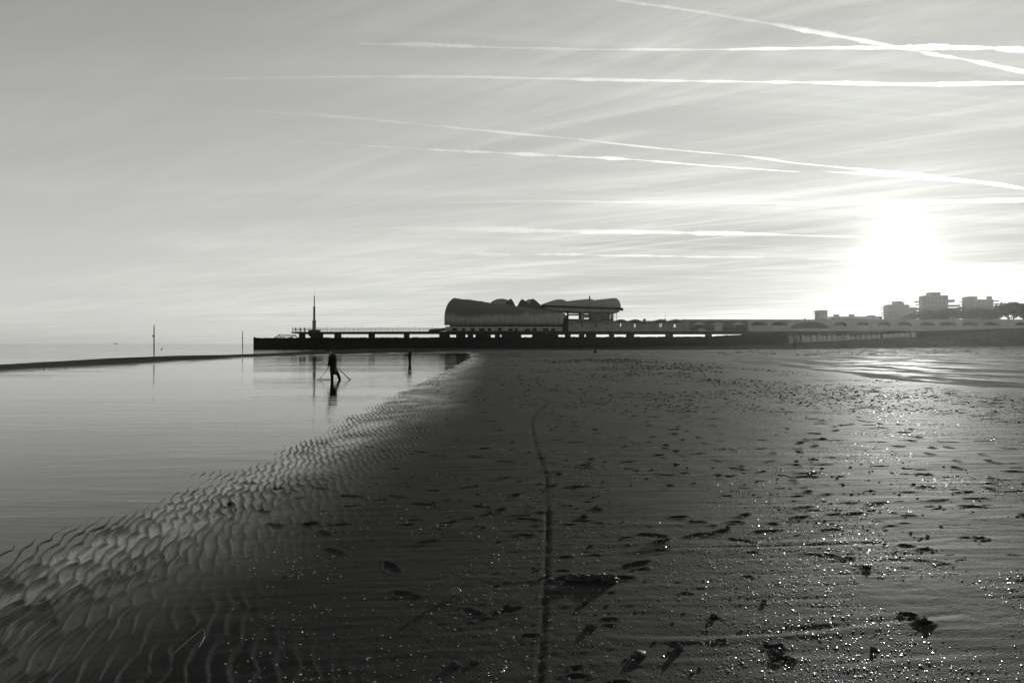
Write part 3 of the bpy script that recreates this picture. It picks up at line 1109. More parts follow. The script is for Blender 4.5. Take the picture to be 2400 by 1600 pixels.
hood(1182.5, 1197.5, 1209, 714, 699.5, 719, 'pointed_hood')
hood(1211.5, 1223, 1242, 719, 700.8, 714, 'pointed_hood', 246.1)
hood(1240, 1248, 1268.5, 718, 699.6, 716, 'pointed_hood')

# ---------------------------------------------------------------- upper pavilion with three rolled roofs
pav = empty('roll_roof_pavilion', (X_(1385), 256.0, Z_(776)))
tag(pav, 'raised pavilion with three grey conical rolled roofs behind the shell hall', 'building')


def cone_roll(pts, base0, base1, y0, dy, name):
    """half-cone roof: pts (px, top py), base line py from base0 to base1; swells to the right, rounded end"""
    P = []
    n = 16
    x0, x1 = pts[0][0], pts[-1][0]
    xs = [p[0] for p in pts]
    ys = [p[1] for p in pts]
    for i in range(29):
        f = i / 28
        xx = x0 + (x1 - x0) * (1 - (1 - f) ** 1.6)
        tp = float(np.interp(xx, xs, ys))
        bs = base0 + (base1 - base0) * f
        zb, zt = Z_(bs, y0), Z_(min(tp, bs - 0.05), y0)
        r = 0.35 + (zt - zb) * 0.95 * dy
        row = []
        for j in range(n + 1):
            a = math.pi * j / n
            row.append((X_(xx, y0), y0 + r * (1 - math.cos(a)), zb + (zt - zb) * math.sin(a) ** 0.85))
        P.append(row)
    mb = MB().grid(P)
    e = len(P) - 1
    mb.f.append(tuple(e * (n + 1) + j for j in range(n + 1)))
    return part(mb, name, M_ROLL, pav, True)


cone_roll([(1268, 713), (1297.6, 702.5), (1307, 699.8), (1314, 699.2), (1322, 700.2), (1330, 704), (1336, 712), (1338, 722)], 714.5, 723, 252.0, 1.4, 'rolled_roof')
cone_roll([(1270, 714), (1330, 704.5), (1361, 700.4), (1382, 698.3), (1391, 699), (1397, 702), (1403, 710), (1405, 722)], 715, 723, 249.5, 1.4, 'rolled_roof')
cone_roll([(1272, 714.6), (1361, 708.5), (1395, 701.5), (1425, 698), (1444, 695.7), (1450.7, 697), (1454.5, 702.5), (1456, 711), (1456, 721.5)], 715.5, 723, 247.0, 1.4, 'rolled_roof')
part(MB().prism([(X_(1270, 246), Z_(714.5, 246)), (X_(1457, 246), Z_(721.3, 246)), (X_(1457, 246), Z_(725.5, 246)), (X_(1272, 246), Z_(719.5, 246))], 245.6, 262.0), 'eaves_slab', M_DARKCONC, pav)
part(MB().prism([(X_(1272, 246), Z_(719.6, 246)), (X_(1452, 246), Z_(725.6, 246)), (X_(1452, 246), Z_(731, 246)), (X_(1362, 246), Z_(730.5, 246)), (X_(1300, 246), Z_(727.5, 246))], 246.0, 261.5), 'lower_slab', M_CONC, pav)
part(MB().box(X_(1455, 246), X_(1460.8, 246), 245.9, 247.6, Z_(727.5, 246), Z_(721.5, 246)), 'gutter_end', M_DARKCONC, pav)
part(MB().tube([(X_(1382.5, 250), 250.5, Z_(702, 250)), (X_(1382.5, 250), 250.5, Z_(693.3, 250))], 0.24, 8), 'chimney', M_DARKCONC, pav)
Zt, Zb = Z_(730.6, 248), Z_(776, 248)
for q0, q1, mt in ((1329, 1332.6, M_DARKCONC), (1357, 1361, M_DARKCONC), (1361.2, 1368.4, M_CONC), (1431.6, 1437.6, M_CONC), (1381, 1383.5, M_DARKCONC)):
    part(MB().box(X_(q0, 248), X_(q1, 248), 247.6, 249.2, Zb, Zt), 'column', mt, pav)
part(MB().box(X_(1383.5, 248), X_(1431.6, 248), 250.0, 250.3, Zb, Zt), 'window_band', M_GLASS, pav)
for q in range(7):
    xx = 1388 + q * 6.5
    part(MB().box(X_(xx, 248), X_(xx + 0.7, 248), 249.75, 249.95, Zb, Zt), 'mullion', M_STEEL, pav)
for py_ in (737.5, 742.5):
    part(MB().box(X_(1383.6, 248), X_(1431.5, 248), 249.6, 249.74, Z_(py_ + 0.5, 248), Z_(py_, 248)), 'transom', M_STEEL, pav)
part(MB().box(X_(1332.7, 248), X_(1356.9, 248), 248.0, 248.3, Z_(739.2, 248), Z_(735.8, 248)), 'window_rail', M_DARKCONC, pav)
part(MB().box(X_(1368.6, 248), X_(1380.8, 248), 248.0, 248.3, Z_(745, 248), Z_(735.8, 248)), 'window_panel', M_CONC, pav)
part(MB().box(X_(1329, 248), X_(1437.6, 248), 247.4, 260.0, Zb, Z_(747.4, 248)), 'base_wall', M_DARKCONC, pav)
# rungs of a gallery stair at the end of the pavilion
part(MB().box(X_(1445.2, 248), X_(1446.2, 248), 248, 248.12, Zb, Zt), 'stair_post', M_STEEL, pav)
for q in range(4):
    py_ = 733.5 + q * 4.2
    part(MB().box(X_(1437.7, 248), X_(1445.2, 248), 248.0, 248.12, Z_(py_ + 0.7, 248), Z_(py_, 248)), 'stair_rail', M_STEEL, pav)

# ---------------------------------------------------------------- low wing with scalloped vaults
wing = empty('scalloped_wing', (X_(1468), 246.0, Z_(776.6)))
tag(wing, 'low grey wing with scalloped vault roofs and small lit window slots', 'building')
slots = [(1363.3, 1367.3, 757.5, 765.8, False), (1396.3, 1400.2, 758.6, 766.6, True), (1455.0, 1457.8, 756.8, 764.8, True), (1488.2, 1491.8, 759, 766.6, True), (1548.0, 1550.2, 757.6, 765.8, True), (1551.6, 1553.8, 757.2, 765.4, True), (1581.8, 1586.4, 759.5, 766.6, True)]
dark_win = [(1418, 1424.5, 754.8, 760), (1428, 1437.5, 754.8, 760), (1508, 1516.5, 754.5, 760), (1521.5, 1531.5, 754.5, 760), (1336, 1345, 754, 761.5)]
wy0, wy1 = 241.5, 242.1
edges = sorted(set([1333.0, 1601.5] + [e for s in slots for e in s[:2]]))
for e0, e1 in zip(edges[:-1], edges[1:]):
    sl = [s for s in slots if abs(s[0] - e0) < 1e-6 and abs(s[1] - e1) < 1e-6]
    if sl:
        s = sl[0]
        part(MB().box(X_(e0), X_(e1), wy0, wy1, Z_(776.5), Z_(s[3])), 'wall_panel', M_CONC, wing)
        part(MB().box(X_(e0), X_(e1), wy0, wy1, Z_(s[2]), Z_(752.6)), 'wall_panel', M_CONC, wing)
        if not s[4]:
            part(MB().box(X_(e0), X_(e1), wy1 - 0.15, wy1 - 0.05, Z_(s[3]), Z_(s[2])), 'window_pane', M_GLASS, wing)
        else:
            ym = (s[2] + s[3]) / 2
            part(MB().box(X_(e0), X_(e1), wy1 - 0.2, wy1 - 0.1, Z_(ym + 0.35), Z_(ym - 0.35)), 'window_bar', M_STEEL, wing)
    else:
        part(MB().box(X_(e0), X_(e1), wy0, wy1, Z_(776.5), Z_(752.6)), 'wall_panel', M_CONC, wing)
for q0, q1, a_, b_ in dark_win:
    wp = part(MB().box(X_(q0), X_(q1), wy0 - 0.06, wy0 - 0.01, Z_(b_), Z_(a_)), 'window', M_GLASS, wing)
    mid = (q0 + q1) / 2
    mo = MB().box(X_(mid - 0.35), X_(mid + 0.35), wy0 - 0.12, wy0 - 0.07, Z_(b_), Z_(a_)).build('window_frame', M_CONC, wp)


def scallop(pc, hw, crown, spring):
    """thin arched roof shell with a darker lunette set back under it"""
    n = 14
    outer, inner = [], []
    for j in range(n + 1):
        a = -1 + 2 * j / n
        zz = spring + (crown - spring) * math.cos(a * math.pi / 2) ** 0.9
        outer.append((X_(pc + a * (hw + 0.4)), Z_(zz - 0.9)))
        inner.append((X_(pc + a * hw), Z_(zz + 0.7)))
    part(MB().prism(outer + inner[::-1], 240.6, 247.5), 'vault', M_CONC, wing)
    part(MB().prism([inner[0]] + inner[1:-1] + [inner[-1]] + [(X_(pc + hw * 0.7), Z_(spring + 1.6)), (X_(pc), Z_(spring + 3.4)), (X_(pc - hw * 0.7), Z_(spring + 1.6))], 241.25, 241.45), 'lunette', M_MURAL_MD, wing)


for pc, hw in ((1365, 16.0), (1399.5, 16.6), (1456.5, 15.6), (1490, 15.8), (1551, 16.3), (1586, 16.0)):
    scallop(pc, hw, 748.8, 754.0)
part(MB().box(X_(1335), X_(1350), 241.2, 247, Z_(753.2), Z_(751.2)), 'flat_roof', M_CONC, wing)
part(MB().box(X_(1416), X_(1441), 241.2, 247, Z_(753.4), Z_(751.4)), 'flat_roof', M_CONC, wing)
part(MB().box(X_(1505.8), X_(1535), 241.2, 247, Z_(753.4), Z_(751.4)), 'flat_roof', M_CONC, wing)
part(MB().box(X_(1512.5), X_(1517.5), 243, 244, Z_(751.4), Z_(746.2)), 'chimney', M_DARKCONC, wing)

# ---------------------------------------------------------------- mural wall and the arched promenade bridge
mur = empty('mural_wall', (X_(1680), 243.0, Z_(776.6)))
tag(mur, 'wall panel with a faded painted mural of pale beach umbrellas', 'mural wall')
part(MB().box(X_(1601.6), X_(1758), 242.0, 244.0, Z_(776.4), Z_(748.8)), 'wall', M_CONC, mur)
part(MB().box(X_(1601.4), X_(1758), 241.7, 244.2, Z_(749.6), Z_(748.0)), 'coping', M_CONC, mur)
part(MB().box(X_(1620), X_(1757), 241.85, 241.95, Z_(775.0), Z_(752.8)), 'painted_ground', M_MURAL_MD, mur)
for pc in (1642.5, 1686.5, 1734):
    pts = []
    for j in range(11):
        a = -1 + 2 * j / 10
        pts.append((X_(pc + a * 15.5), Z_(760.5 - 6.0 * (1 - abs(a) ** 1.5))))
    part(MB().prism(pts, 241.72, 241.82), 'painted_umbrella', M_MURAL_LT, mur)
for q0, q1, a_, b_ in ((1621, 1677, 767.5, 774.5), (1697, 1755, 768.5, 774.2), (1630, 1650, 761.5, 766), (1728, 1754, 762.5, 767.8), (1697, 1722, 765, 768.4)):
    part(MB().prism([(X_(q0), Z_(b_)), (X_(q1), Z_(b_ - 0.4)), (X_(q1 - 2), Z_(a_ + 1.2)), (X_((q0 + q1) / 2), Z_(a_)), (X_(q0 + 1.5), Z_(a_ + 0.8))], 241.74, 241.82), 'painted_band', M_MURAL_DK, mur)
part(MB().box(X_(1679), X_(1696), 241.74, 241.82, Z_(774.8), Z_(761)), 'painted_post', M_MURAL_LT, mur)
part(MB().prism([(X_(1635), Z_(774.9)), (X_(1641), Z_(770.5)), (X_(1648), Z_(768.8)), (X_(1654), Z_(770.8)), (X_(1660), Z_(774.9))], 241.6, 241.7), 'painted_mound', M_MURAL_LT, mur)

br = empty('arched_promenade', (X_(2080), 246.0, Z_(776)))
tag(br, 'long pale promenade bridge with a row of low arches below the town', 'bridge')
arches = [(1763.5, 1803.5, 754.0, 763.4), (1811.5, 1850, 754.0, 763.4), (1858, 1950, 754.2, 770), (1960, 1992, 754, 763.4), (2013, 2046, 754, 763.4), (2064, 2094, 754, 763.4), (2112, 2145, 754, 763.4), (2163, 2199, 754, 763.6),
          (2209, 2250, 754, 763.4), (2262, 2301, 754, 763.4), (2313, 2354, 754, 763.4), (2388, 2428, 754, 763.4), (2440, 2480, 754, 763.4), (2492, 2532, 754, 763.4)]


def bot_py(p):
    return float(np.interp(p, [1757, 1770, 2000, 2200, 2300, 2400, 2560], [776.4, 776.4, 775.5, 774.0, 771.6, 768.8, 765.0]))


prev = 1758.0
n = 14
for (q0, q1, tp, bt) in arches:
    # pier of wall between two arches
    part(MB().prism([(X_(prev), Z_(bot_py(prev))), (X_(q0), Z_(bot_py(q0))), (X_(q0), Z_(748.6)), (X_(prev), Z_(748.6))], 242.0, 250.0), 'pier_wall', M_CONC_LT, br)
    arc = [(q0 + (q1 - q0) * (0.5 - 0.5 * math.cos(math.pi * j / n)), bt - (bt - tp) * math.sin(math.pi * j / n) ** 0.85) for j in range(n + 1)]
    vs, fs = [], []
    for (a, b_) in arc:
        vs += [(X_(a), 242.0, Z_(b_)), (X_(a), 242.0, Z_(748.6)), (X_(a), 250.0, Z_(b_)), (X_(a), 250.0, Z_(748.6))]
    for j in range(n):
        i0, i1 = 4 * j, 4 * j + 4
        fs += [(i0, i1, i1 + 1, i0 + 1), (i0 + 2, i0 + 3, i1 + 3, i1 + 2), (i0 + 1, i1 + 1, i1 + 3, i0 + 3), (i0, i0 + 2, i1 + 2, i1)]
    part(MB().add(vs, fs), 'spandrel', M_CONC_LT, br)
    part(MB().prism([(X_(q0), Z_(bot_py(q0))), (X_(q1), Z_(bot_py(q1))), (X_(q1), Z_(bt)), (X_(q0), Z_(bt))], 242.0, 250.0), 'arch_sill', M_CONC_LT, br)
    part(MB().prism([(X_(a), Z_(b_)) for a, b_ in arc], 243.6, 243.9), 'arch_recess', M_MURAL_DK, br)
    part(MB().box(X_(q0 + 1.5), X_(q1 - 2.5), 242.9, 243.5, Z_(bt + 0.2), Z_(bt - 1.6)), 'pale_ledge', M_PALE, br)
    prev = q1
part(MB().box(X_(1757.5), X_(2560), 241.75, 250.3, Z_(749.4), Z_(747.9)), 'parapet_coping', M_CONC_LT, br)
ret = empty('retaining_wall', (X_(1990), 244.0, 1.5))
tag(ret, 'dark shaded retaining wall under the arched promenade', 'wall')
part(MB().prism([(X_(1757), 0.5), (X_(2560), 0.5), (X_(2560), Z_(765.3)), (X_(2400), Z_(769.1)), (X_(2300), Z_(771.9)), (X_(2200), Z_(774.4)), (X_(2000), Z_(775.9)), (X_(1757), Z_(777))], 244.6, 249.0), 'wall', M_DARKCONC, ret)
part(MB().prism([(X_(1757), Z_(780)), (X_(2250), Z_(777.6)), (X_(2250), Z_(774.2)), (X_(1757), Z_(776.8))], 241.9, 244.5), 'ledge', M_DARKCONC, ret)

# pale round-topped beach cabins at the foot of the wall
cab_px = [1836, 1847, 1857, 1868, 1880, 1892, 1906, 1919, 1930, 1942, 1954, 1965, 1977, 1986, 1996, 2010, 2021.5, 2035, 2046, 2057, 2072, 2083, 2092, 2101, 2114, 2125, 2139]
yc = 239.4
ORD = 'first second third fourth fifth sixth seventh eighth ninth tenth eleventh twelfth thirteenth fourteenth fifteenth sixteenth seventeenth eighteenth nineteenth twentieth'.split()
ORD += ['twenty-' + w for w in ORD[:9]]
proto = None
for i, q in enumerate(cab_px):
    xx = X_(q, yc)
    zb = sand_height(xx, yc) - 0.15
    zt = Z_(785.0 - 1.2 * math.sin(i * 2.1), yc)
    h = max(1.7, zt - zb)
    if proto is None:
        root = empty('beach_cabin')
        w = 0.72
        body = [(-w, 0), (w, 0), (w, 0.62)]
        body += [(w * math.cos(math.pi * k / 10), 0.62 + 0.38 * math.sin(math.pi * k / 10)) for k in range(1, 10)] + [(-w, 0.62)]
        MB().prism(body, -0.7, 0.7).build('shell', M_PALE, root)
        MB().box(-0.34, 0.34, -0.78, -0.72, 0.03, 0.6).build('door', M_CONC_LT, root)
        proto = root
        o = root
    else:
        o = copy_tree(proto)
    o.location = (xx, yc, zb)
    o.scale = (random.uniform(0.8, 1.05), 1.0, h)
    where = 'nearest the pier end' if i == 0 else ('farthest from the pier' if i == len(cab_px) - 1 else ORD[i] + ' from the pier end')
    tag(o, 'pale round-topped beach cabin in the row under the promenade, %s' % where, 'cabin', 'pale round-topped cabins under the promenade')

# ---------------------------------------------------------------- apartment blocks behind, y = 470
YB = 470.0


def block(name, label, parts, floors=None, base=752, y=YB, depth=8.0, balc=None, fh=None):
    """parts: list of (px0, px1, top py) volumes; balc: (px0, px1, py0, py1) slabs"""
    cx = (min(p[0] for p in parts) + max(p[1] for p in parts)) / 2
    root = empty(name, (X_(cx, y), y, 3.0))
    tag(root, label, 'building', 'apartment blocks behind the promenade')
    for i, (a, b_, tp) in enumerate(parts):
        yy0 = y + 0.6 * i
        dv = 3.0 if b_ - a < 16 else depth - 1.2 * i
        if dv > 3 and not any(abs(q[1] - a) < 1 for q in parts):
            a = 1200 + (a - 1200) * (y + dv) / y
        part(MB().box(X_(a, y), X_(b_, y), yy0, yy0 + dv, 2.0, Z_(tp, y)), 'block_volume', M_BLOCK, root)
        part(MB().box(X_(a, y) - 0.15, X_(b_, y) + 0.15, yy0 - 0.2, yy0 + dv + 0.15, Z_(tp, y), Z_(tp, y) + 0.35), 'roof_edge', M_BLOCK_DK, root)
        # storeys of windows
        zt = Z_(tp, y) - 0.6
        fl = 0
        while zt - 2.0 > Z_(base, y) and fl < 9:
            wx_ = X_(a, y) + 0.8
            while wx_ + 1.6 < X_(b_, y):
                w = part(MB().box(wx_, wx_ + 1.5, yy0 - 0.05, yy0 - 0.01, zt - 1.7, zt - 0.2), 'window', M_BLOCK_GLASS, root)
                sl = MB().box(wx_ - 0.1, wx_ + 1.6, yy0 - 0.22, yy0 - 0.06, zt - 1.85, zt - 1.72).build('sill', M_BLOCK_DK, w)
                wx_ += 2.6
            zt -= 2.95
            fl += 1
    for k in range(3):
        a_, b2, tp = parts[-1] if k < 2 and len(parts) > 1 and parts[1][2] < parts[0][2] else parts[0]
        xx_ = X_(a_ + (b2 - a_) * (0.3 + 0.25 * k), y)
        part(MB().tube([(xx_, y + 2, Z_(tp, y)), (xx_, y + 2, Z_(tp - 3.0 - 2 * (k % 2), y))], 0.06, 5), 'aerial', M_BLOCK_DK, root)
    for (a, b_, p0, p1) in (balc or []):
        a = 1200 + (a - 1200) * (y + depth * 0.6) / y
        part(MB().box(X_(a, y), X_(b_, y), y - 1.3, y + depth * 0.6, Z_(p1, y), Z_(p0, y)), 'balcony', M_BLOCK_DK, root)
    return root


block('apartment_block', 'small square block with stepped balconies, alone at the pier side of the town', [(1910, 1939.5, 727.8)], balc=[(1905.5, 1912, 729.5, 731), (1905, 1912, 734.5, 736), (1905.5, 1912, 739.5, 741), (1906, 1912, 744.5, 746)])
block('terrace_row', 'long low terrace with chimneys behind the promenade arches', [(1939.7, 2068, 742.4), (1959, 1968, 737.6), (1996, 2005, 737.2), (2040, 2055, 739.6)], balc=[(1939.8, 2030, 741.6, 743)])
block('apartment_block', 'stepped apartment block with jagged balcony edge, right below the sun', [(2070.5, 2131, 714.6), (2091, 2116.5, 706.2), (2119, 2122, 709.5), (2131.2, 2152, 720.5)],
      balc=[(2065.5, 2073, 720, 722), (2066, 2073, 725.5, 727.5), (2065.5, 2073, 731, 733), (2066, 2073, 737, 739), (2129, 2133, 716, 717.5)])
block('apartment_block', 'tallest block with penthouse and long projecting balcony slabs', [(2153.5, 2222.7, 693.2), (2171.6, 2206, 685.8)], y=YB - 25,
      balc=[(2142.6, 2160, 705, 708.6), (2145, 2160, 712.5, 715), (2215, 2234.6, 702, 708.2), (2213, 2246.5, 714.5, 718.5), (2140, 2250, 721.5, 726), (2142, 2238, 729, 733)])
block('apartment_block', 'wide block with a square chimney at its end, nearest the pines', [(2255, 2291, 695.6), (2291.2, 2330, 702.4), (2322.6, 2328, 694.8)], y=YB - 18,
      balc=[(2246, 2258, 706.4, 708.4), (2248, 2258, 711.8, 713.6), (2249, 2258, 717, 719), (2327, 2332, 704, 706), (2327, 2332, 711, 713), (2327, 2332, 718, 720)])

# ---------------------------------------------------------------- hill of shrubs and pines behind the promenade
M_BARK = make_mat('pine_bark', 0.05, 0.9, 0.1, 0.4, 4.0, bump=0.02)
M_LEAF = make_mat('dark_needles', 0.055, 0.8, 0.15, 0.5, 0.6)


def foliage(rx, ry, rz, n, seed, size, flat=1.0):
    """leaf clumps spread through an uneven crown"""
    r_ = np.random.default_rng(seed)
    lob = [(r_.normal(0, 0.42), r_.normal(0, 0.42), r_.normal(0, 0.35), r_.uniform(0.35, 0.62)) for _ in range(11)]
    vs, fs = [], []
    for i in range(n):
        lx, ly, lz, lr = lob[r_.integers(len(lob))]
        d = r_.normal(size=3)
        d /= np.linalg.norm(d)
        rr = lr * r_.uniform(0.55, 1.0) ** 0.5
        c = np.array([(lx + d[0] * rr) * rx, (ly + d[1] * rr) * ry, (lz + d[2] * rr) * rz * flat])
        a = r_.normal(size=3)
        a /= np.linalg.norm(a)
        b_ = np.cross(a, r_.normal(size=3))
        b_ /= np.linalg.norm(b_)
        s = size * r_.uniform(0.6, 1.5)
        k0 = len(vs)
        vs += [tuple(c - a * s), tuple(c + b_ * s * 0.6), tuple(c + a * s), tuple(c - b_ * s * 0.6)]
        fs.append((k0, k0 + 1, k0 + 2, k0 + 3))
    me = bpy.data.meshes.new('crown')
    me.from_pydata(vs, [], fs)
    me.materials.append(M_LEAF)
    return me


trees = [  # px, y, crown centre py, half width px, half height px, kind
    (2168, 300, 738, 26, 8, 0), (2200, 296, 736, 24, 9, 1), (2232, 292, 735, 24, 9.5, 2), (2262, 290, 733.5, 24, 10, 0), (2292, 294, 738, 20, 9, 1), (2318, 288, 734.5, 22, 11, 2), (2340, 300, 733, 22, 12, 0), (2362, 282, 732, 24, 14, 1),
    (2398, 272, 724, 30, 17, 3), (2375, 278, 716.5, 22, 5.5, 3), (2440, 280, 722, 36, 22, 3), (2300, 320, 735, 26, 10, 2), (2140, 310, 743, 22, 6, 1)]
desc = ['low rounded shrub on the slope, below the block with projecting slabs', 'dense evergreen shrub on the slope beside the first low shrub', 'bushy evergreen in the middle of the slope behind the arches',
        'rounded evergreen below the wide chimney block', 'low dark shrub beside the lamp post behind the promenade', 'dense evergreen just beyond the lamp post on the slope', 'evergreen hump rising towards the dark pines',
        'dark shrub at the foot of the tall pines', 'tall dark pine with a broad crown at the edge of the picture', 'flat layered pine branch crown jutting out towards the blocks', 'big pine half cut off by the picture edge',
        'shrub standing farthest back on the slope behind the lamp post', 'smallest shrub of the slope, below the sun']
for i, (q, yt, cpy, hw, hh, kd) in enumerate(trees):
    xx = X_(q, yt)
    zc = Z_(cpy, yt)
    rx, rz = hw * yt / 1600, hh * yt / 1600
    zb = ground_z(xx, yt) - 0.3
    root = empty('pine_tree' if kd == 3 else 'evergreen_shrub', (xx, yt, zb))
    tag(root, desc[i], 'tree', 'evergreens on the slope behind the promenade')
    cr = link('crown', foliage(rx, rx * 0.8, rz * 1.25, 2600 if kd == 3 else 1700, 300 + i, 0.42 if kd == 3 else 0.36), None, root)
    cr.location = (0, 0, zc - zb)
    tr = MB()
    hgt = max(zc - zb, 1.0)
    tr.tube([(0, 0, -0.5), (0.1, 0, hgt * 0.5), (0.05, 0.1, hgt)], [0.28, 0.2, 0.1], 8)
    for k in range(6):
        a = k * 1.05 + i
        tr.tube([(0.08, 0, hgt * (0.55 + 0.06 * k)), (math.cos(a) * rx * 0.6, math.sin(a) * rx * 0.5, hgt * (0.75 + 0.06 * k))], [0.10, 0.03], 6)
    tr.build('trunk', M_BARK, root)

# ---------------------------------------------------------------- posts, lamp posts, flag poles
def pole(name, label, cat, px, py0, py1, y, r, extra=None, mat=None, group=None):
    root = empty(name, (X_(px, y), y, Z_(py0, y)))
    tag(root, label, cat, group)
    h = Z_(py1, y) - Z_(py0, y)
    MB().tube([(0, 0, -0.6), (0, 0, h)], [r, r * 0.8], 8).build('shaft', mat or M_STEEL, root)
    if extra:
        extra(root, h)
    return root


def lamp_head(root, h):
    MB().tube([(0, 0, h - 0.05), (0.5, 0, h + 0.1), (1.0, 0, h + 0.05)], 0.04, 6).build('lamp_arm', M_STEEL, root)
    MB().box(0.8, 1.35, -0.12, 0.12, h - 0.06, h + 0.06).build('lamp_head', M_STEEL, root)


def base_knob(root, h):
    MB().tube([(0, 0, -0.1), (0, 0, 0.35)], 0.28, 8).build('base', M_DARKCONC, root)


pole('flag_pole', 'thin bare flag pole rising from the scalloped wing', 'pole', 1559, 750, 732, 243.5, 0.05, base_knob)
pole('flag_pole', 'thin bare flag pole on the promenade, between the arches and the square block', 'pole', 1886.5, 748.2, 721.5, 245.5, 0.05, base_knob)
pole('lamp_post', 'slender lamp post standing on the promenade before the shrub slope', 'lamp post', 2297, 748.2, 721, 246.0, 0.07, lamp_head)


def marker(root, h):
    MB().tube([(-0.05, -0.15, h * 0.60), (-0.16, -0.2, h * 0.66)], 0.20, 8).build('tide_gauge', M_BLACKWOOD, root)
    MB().tube([(0, 0, h), (0, 0, h + 0.25)], 0.09, 6).build('cap', M_BLACKWOOD, root)


m1 = pole('marker_post', 'tall dark marker post standing in the sea, the nearer of two', 'post', 361, 823, 766, 169.0, 0.15, marker, M_BLACKWOOD, 'marker posts in the sea')
m2 = pole('marker_post', 'tall dark marker post in the sea close to the groyne head', 'post', 568.5, 816.5, 778, 262.0, 0.17, marker, M_BLACKWOOD, 'marker posts in the sea')
for i, (q, lean, hh) in enumerate(((1862, -0.15, 3.3), (1866.5, 0.12, 3.1), (1873.5, 0.32, 3.4), (1878.5, -0.1, 3.2))):
    y = 182.0 + 1.2 * i
    xx = X_(q, y)
    zb = sand_height(xx, y)
    root = empty('wooden_stake', (xx, y, zb))
    MB().tube([(0, 0, -0.6), (lean * 0.5, 0, hh * 0.55), (lean, 0.05, hh)], [0.17, 0.15, 0.12], 8).build('stake', M_BLACKWOOD, root)
    MB().tube([(lean, 0.05, hh - 0.5), (lean + 0.35 * (1 if i % 2 else -1), 0.05, hh + 0.1)], [0.09, 0.05], 6).build('fork', M_BLACKWOOD, root)
    tag(root, ['weathered wooden stake in the beach, nearest the pier of four', 'weathered wooden stake, second of four from the pier', 'leaning weathered stake, third of four from the pier', 'weathered wooden stake farthest from the pier of four'][i], 'stake', 'weathered stakes on the upper beach')
xx, y, zb = px_ground(1395, 826.5)
root = empty('beach_post', (xx, y, zb))
tag(root, 'lone dark post with weed round its foot on the sandbar', 'post')
MB().tube([(0, 0, -0.5), (0.02, 0, 1.5)], [0.13, 0.11], 8).build('shaft', M_BLACKWOOD, root)
MB().tube([(-0.4, 0, 0.0), (-0.1, -0.1, 0.16), (0.2, 0, 0.14), (0.38, 0, 0.0)], [0.05, 0.17, 0.16, 0.04], 8).build('weed_skirt', M_BLACKWOOD, root)

# ---------------------------------------------------------------- far ship, buoy, gull
M_SHIP = make_mat('ship_paint', 0.10, 0.6, 0.3, 0.2, 0.1)
ys = 4200.0
ship = empty('cargo_ship', (X_(270, ys), ys, 0.0))
tag(ship, 'tiny cargo ship on the horizon far out at sea', 'ship')
MB().prism([(-11, 0.0), (11, 0.0), (12.5, 3.4), (8, 2.8), (-10, 2.8), (-12, 3.0)], -3, 3).build('hull', M_SHIP, ship)
MB().box(3.5, 8.5, -2.4, 2.4, 2.8, 7.5).build('bridge_house', M_SHIP, ship)
MB().tube([(6, 0, 7.5), (6, 0, 11.5)], 0.35, 6).build('mast', M_SHIP, ship)
MB().tube([(-7, 0, 2.8), (-7, 0, 7.2)], 0.3, 6).build('derrick', M_SHIP, ship)
by = 220.0
buoy = empty('buoy', (X_(379, by), by, 0.0))
tag(buoy, 'tiny dark buoy floating beyond the nearer marker post', 'buoy')
MB().tube([(0, 0, -0.2), (0, 0, 0.1), (0, 0, 0.28)], [0.18, 0.26, 0.1], 10).build('float', M_BLACKWOOD, buoy)
MB().tube([(0, 0, 0.2), (0, 0, 0.5)], 0.03, 6).build('staff', M_BLACKWOOD, buoy)
M_GULL = make_mat('gull_feathers', 0.45, 0.8, 0.2, 0.3, 6.0)
gz = Z_(766, 169) + 0.25
gull = empty('gull', (X_(361, 169), 169.0, gz))
tag(gull, 'small gull perched on top of the nearer marker post', 'gull')
MB().tube([(-0.26, 0, 0.13), (-0.12, 0, 0.16), (0.02, 0, 0.19), (0.12, 0, 0.25), (0.16, 0, 0.33), (0.20, 0, 0.35), (0.29, 0, 0.335)], [0.015, 0.06, 0.10, 0.085, 0.06, 0.055, 0.01], 10).build('body', M_GULL, gull, True)
MB().tube([(0.0, 0.04, 0.0), (0.01, 0.04, 0.12)], 0.012, 5).build('leg', M_BLACKWOOD, gull)
MB().tube([(0.0, -0.04, 0.0), (0.01, -0.04, 0.12)], 0.012, 5).build('leg', M_BLACKWOOD, gull)
# ================================================================== people
M_CLOTH = make_mat('dark_waxed_coat', 0.006, 0.7, 0.12, 0.4, 6.0, bump=0.01)
M_CLOTH2 = make_mat('dark_trousers', 0.006, 0.85, 0.1, 0.4, 8.0)
M_SKIN = make_mat('skin', 0.12, 0.6, 0.3, 0.1, 8.0)
M_POLE = make_mat('worn_wood_handle', 0.02, 0.6, 0.3, 0.3, 5.0)


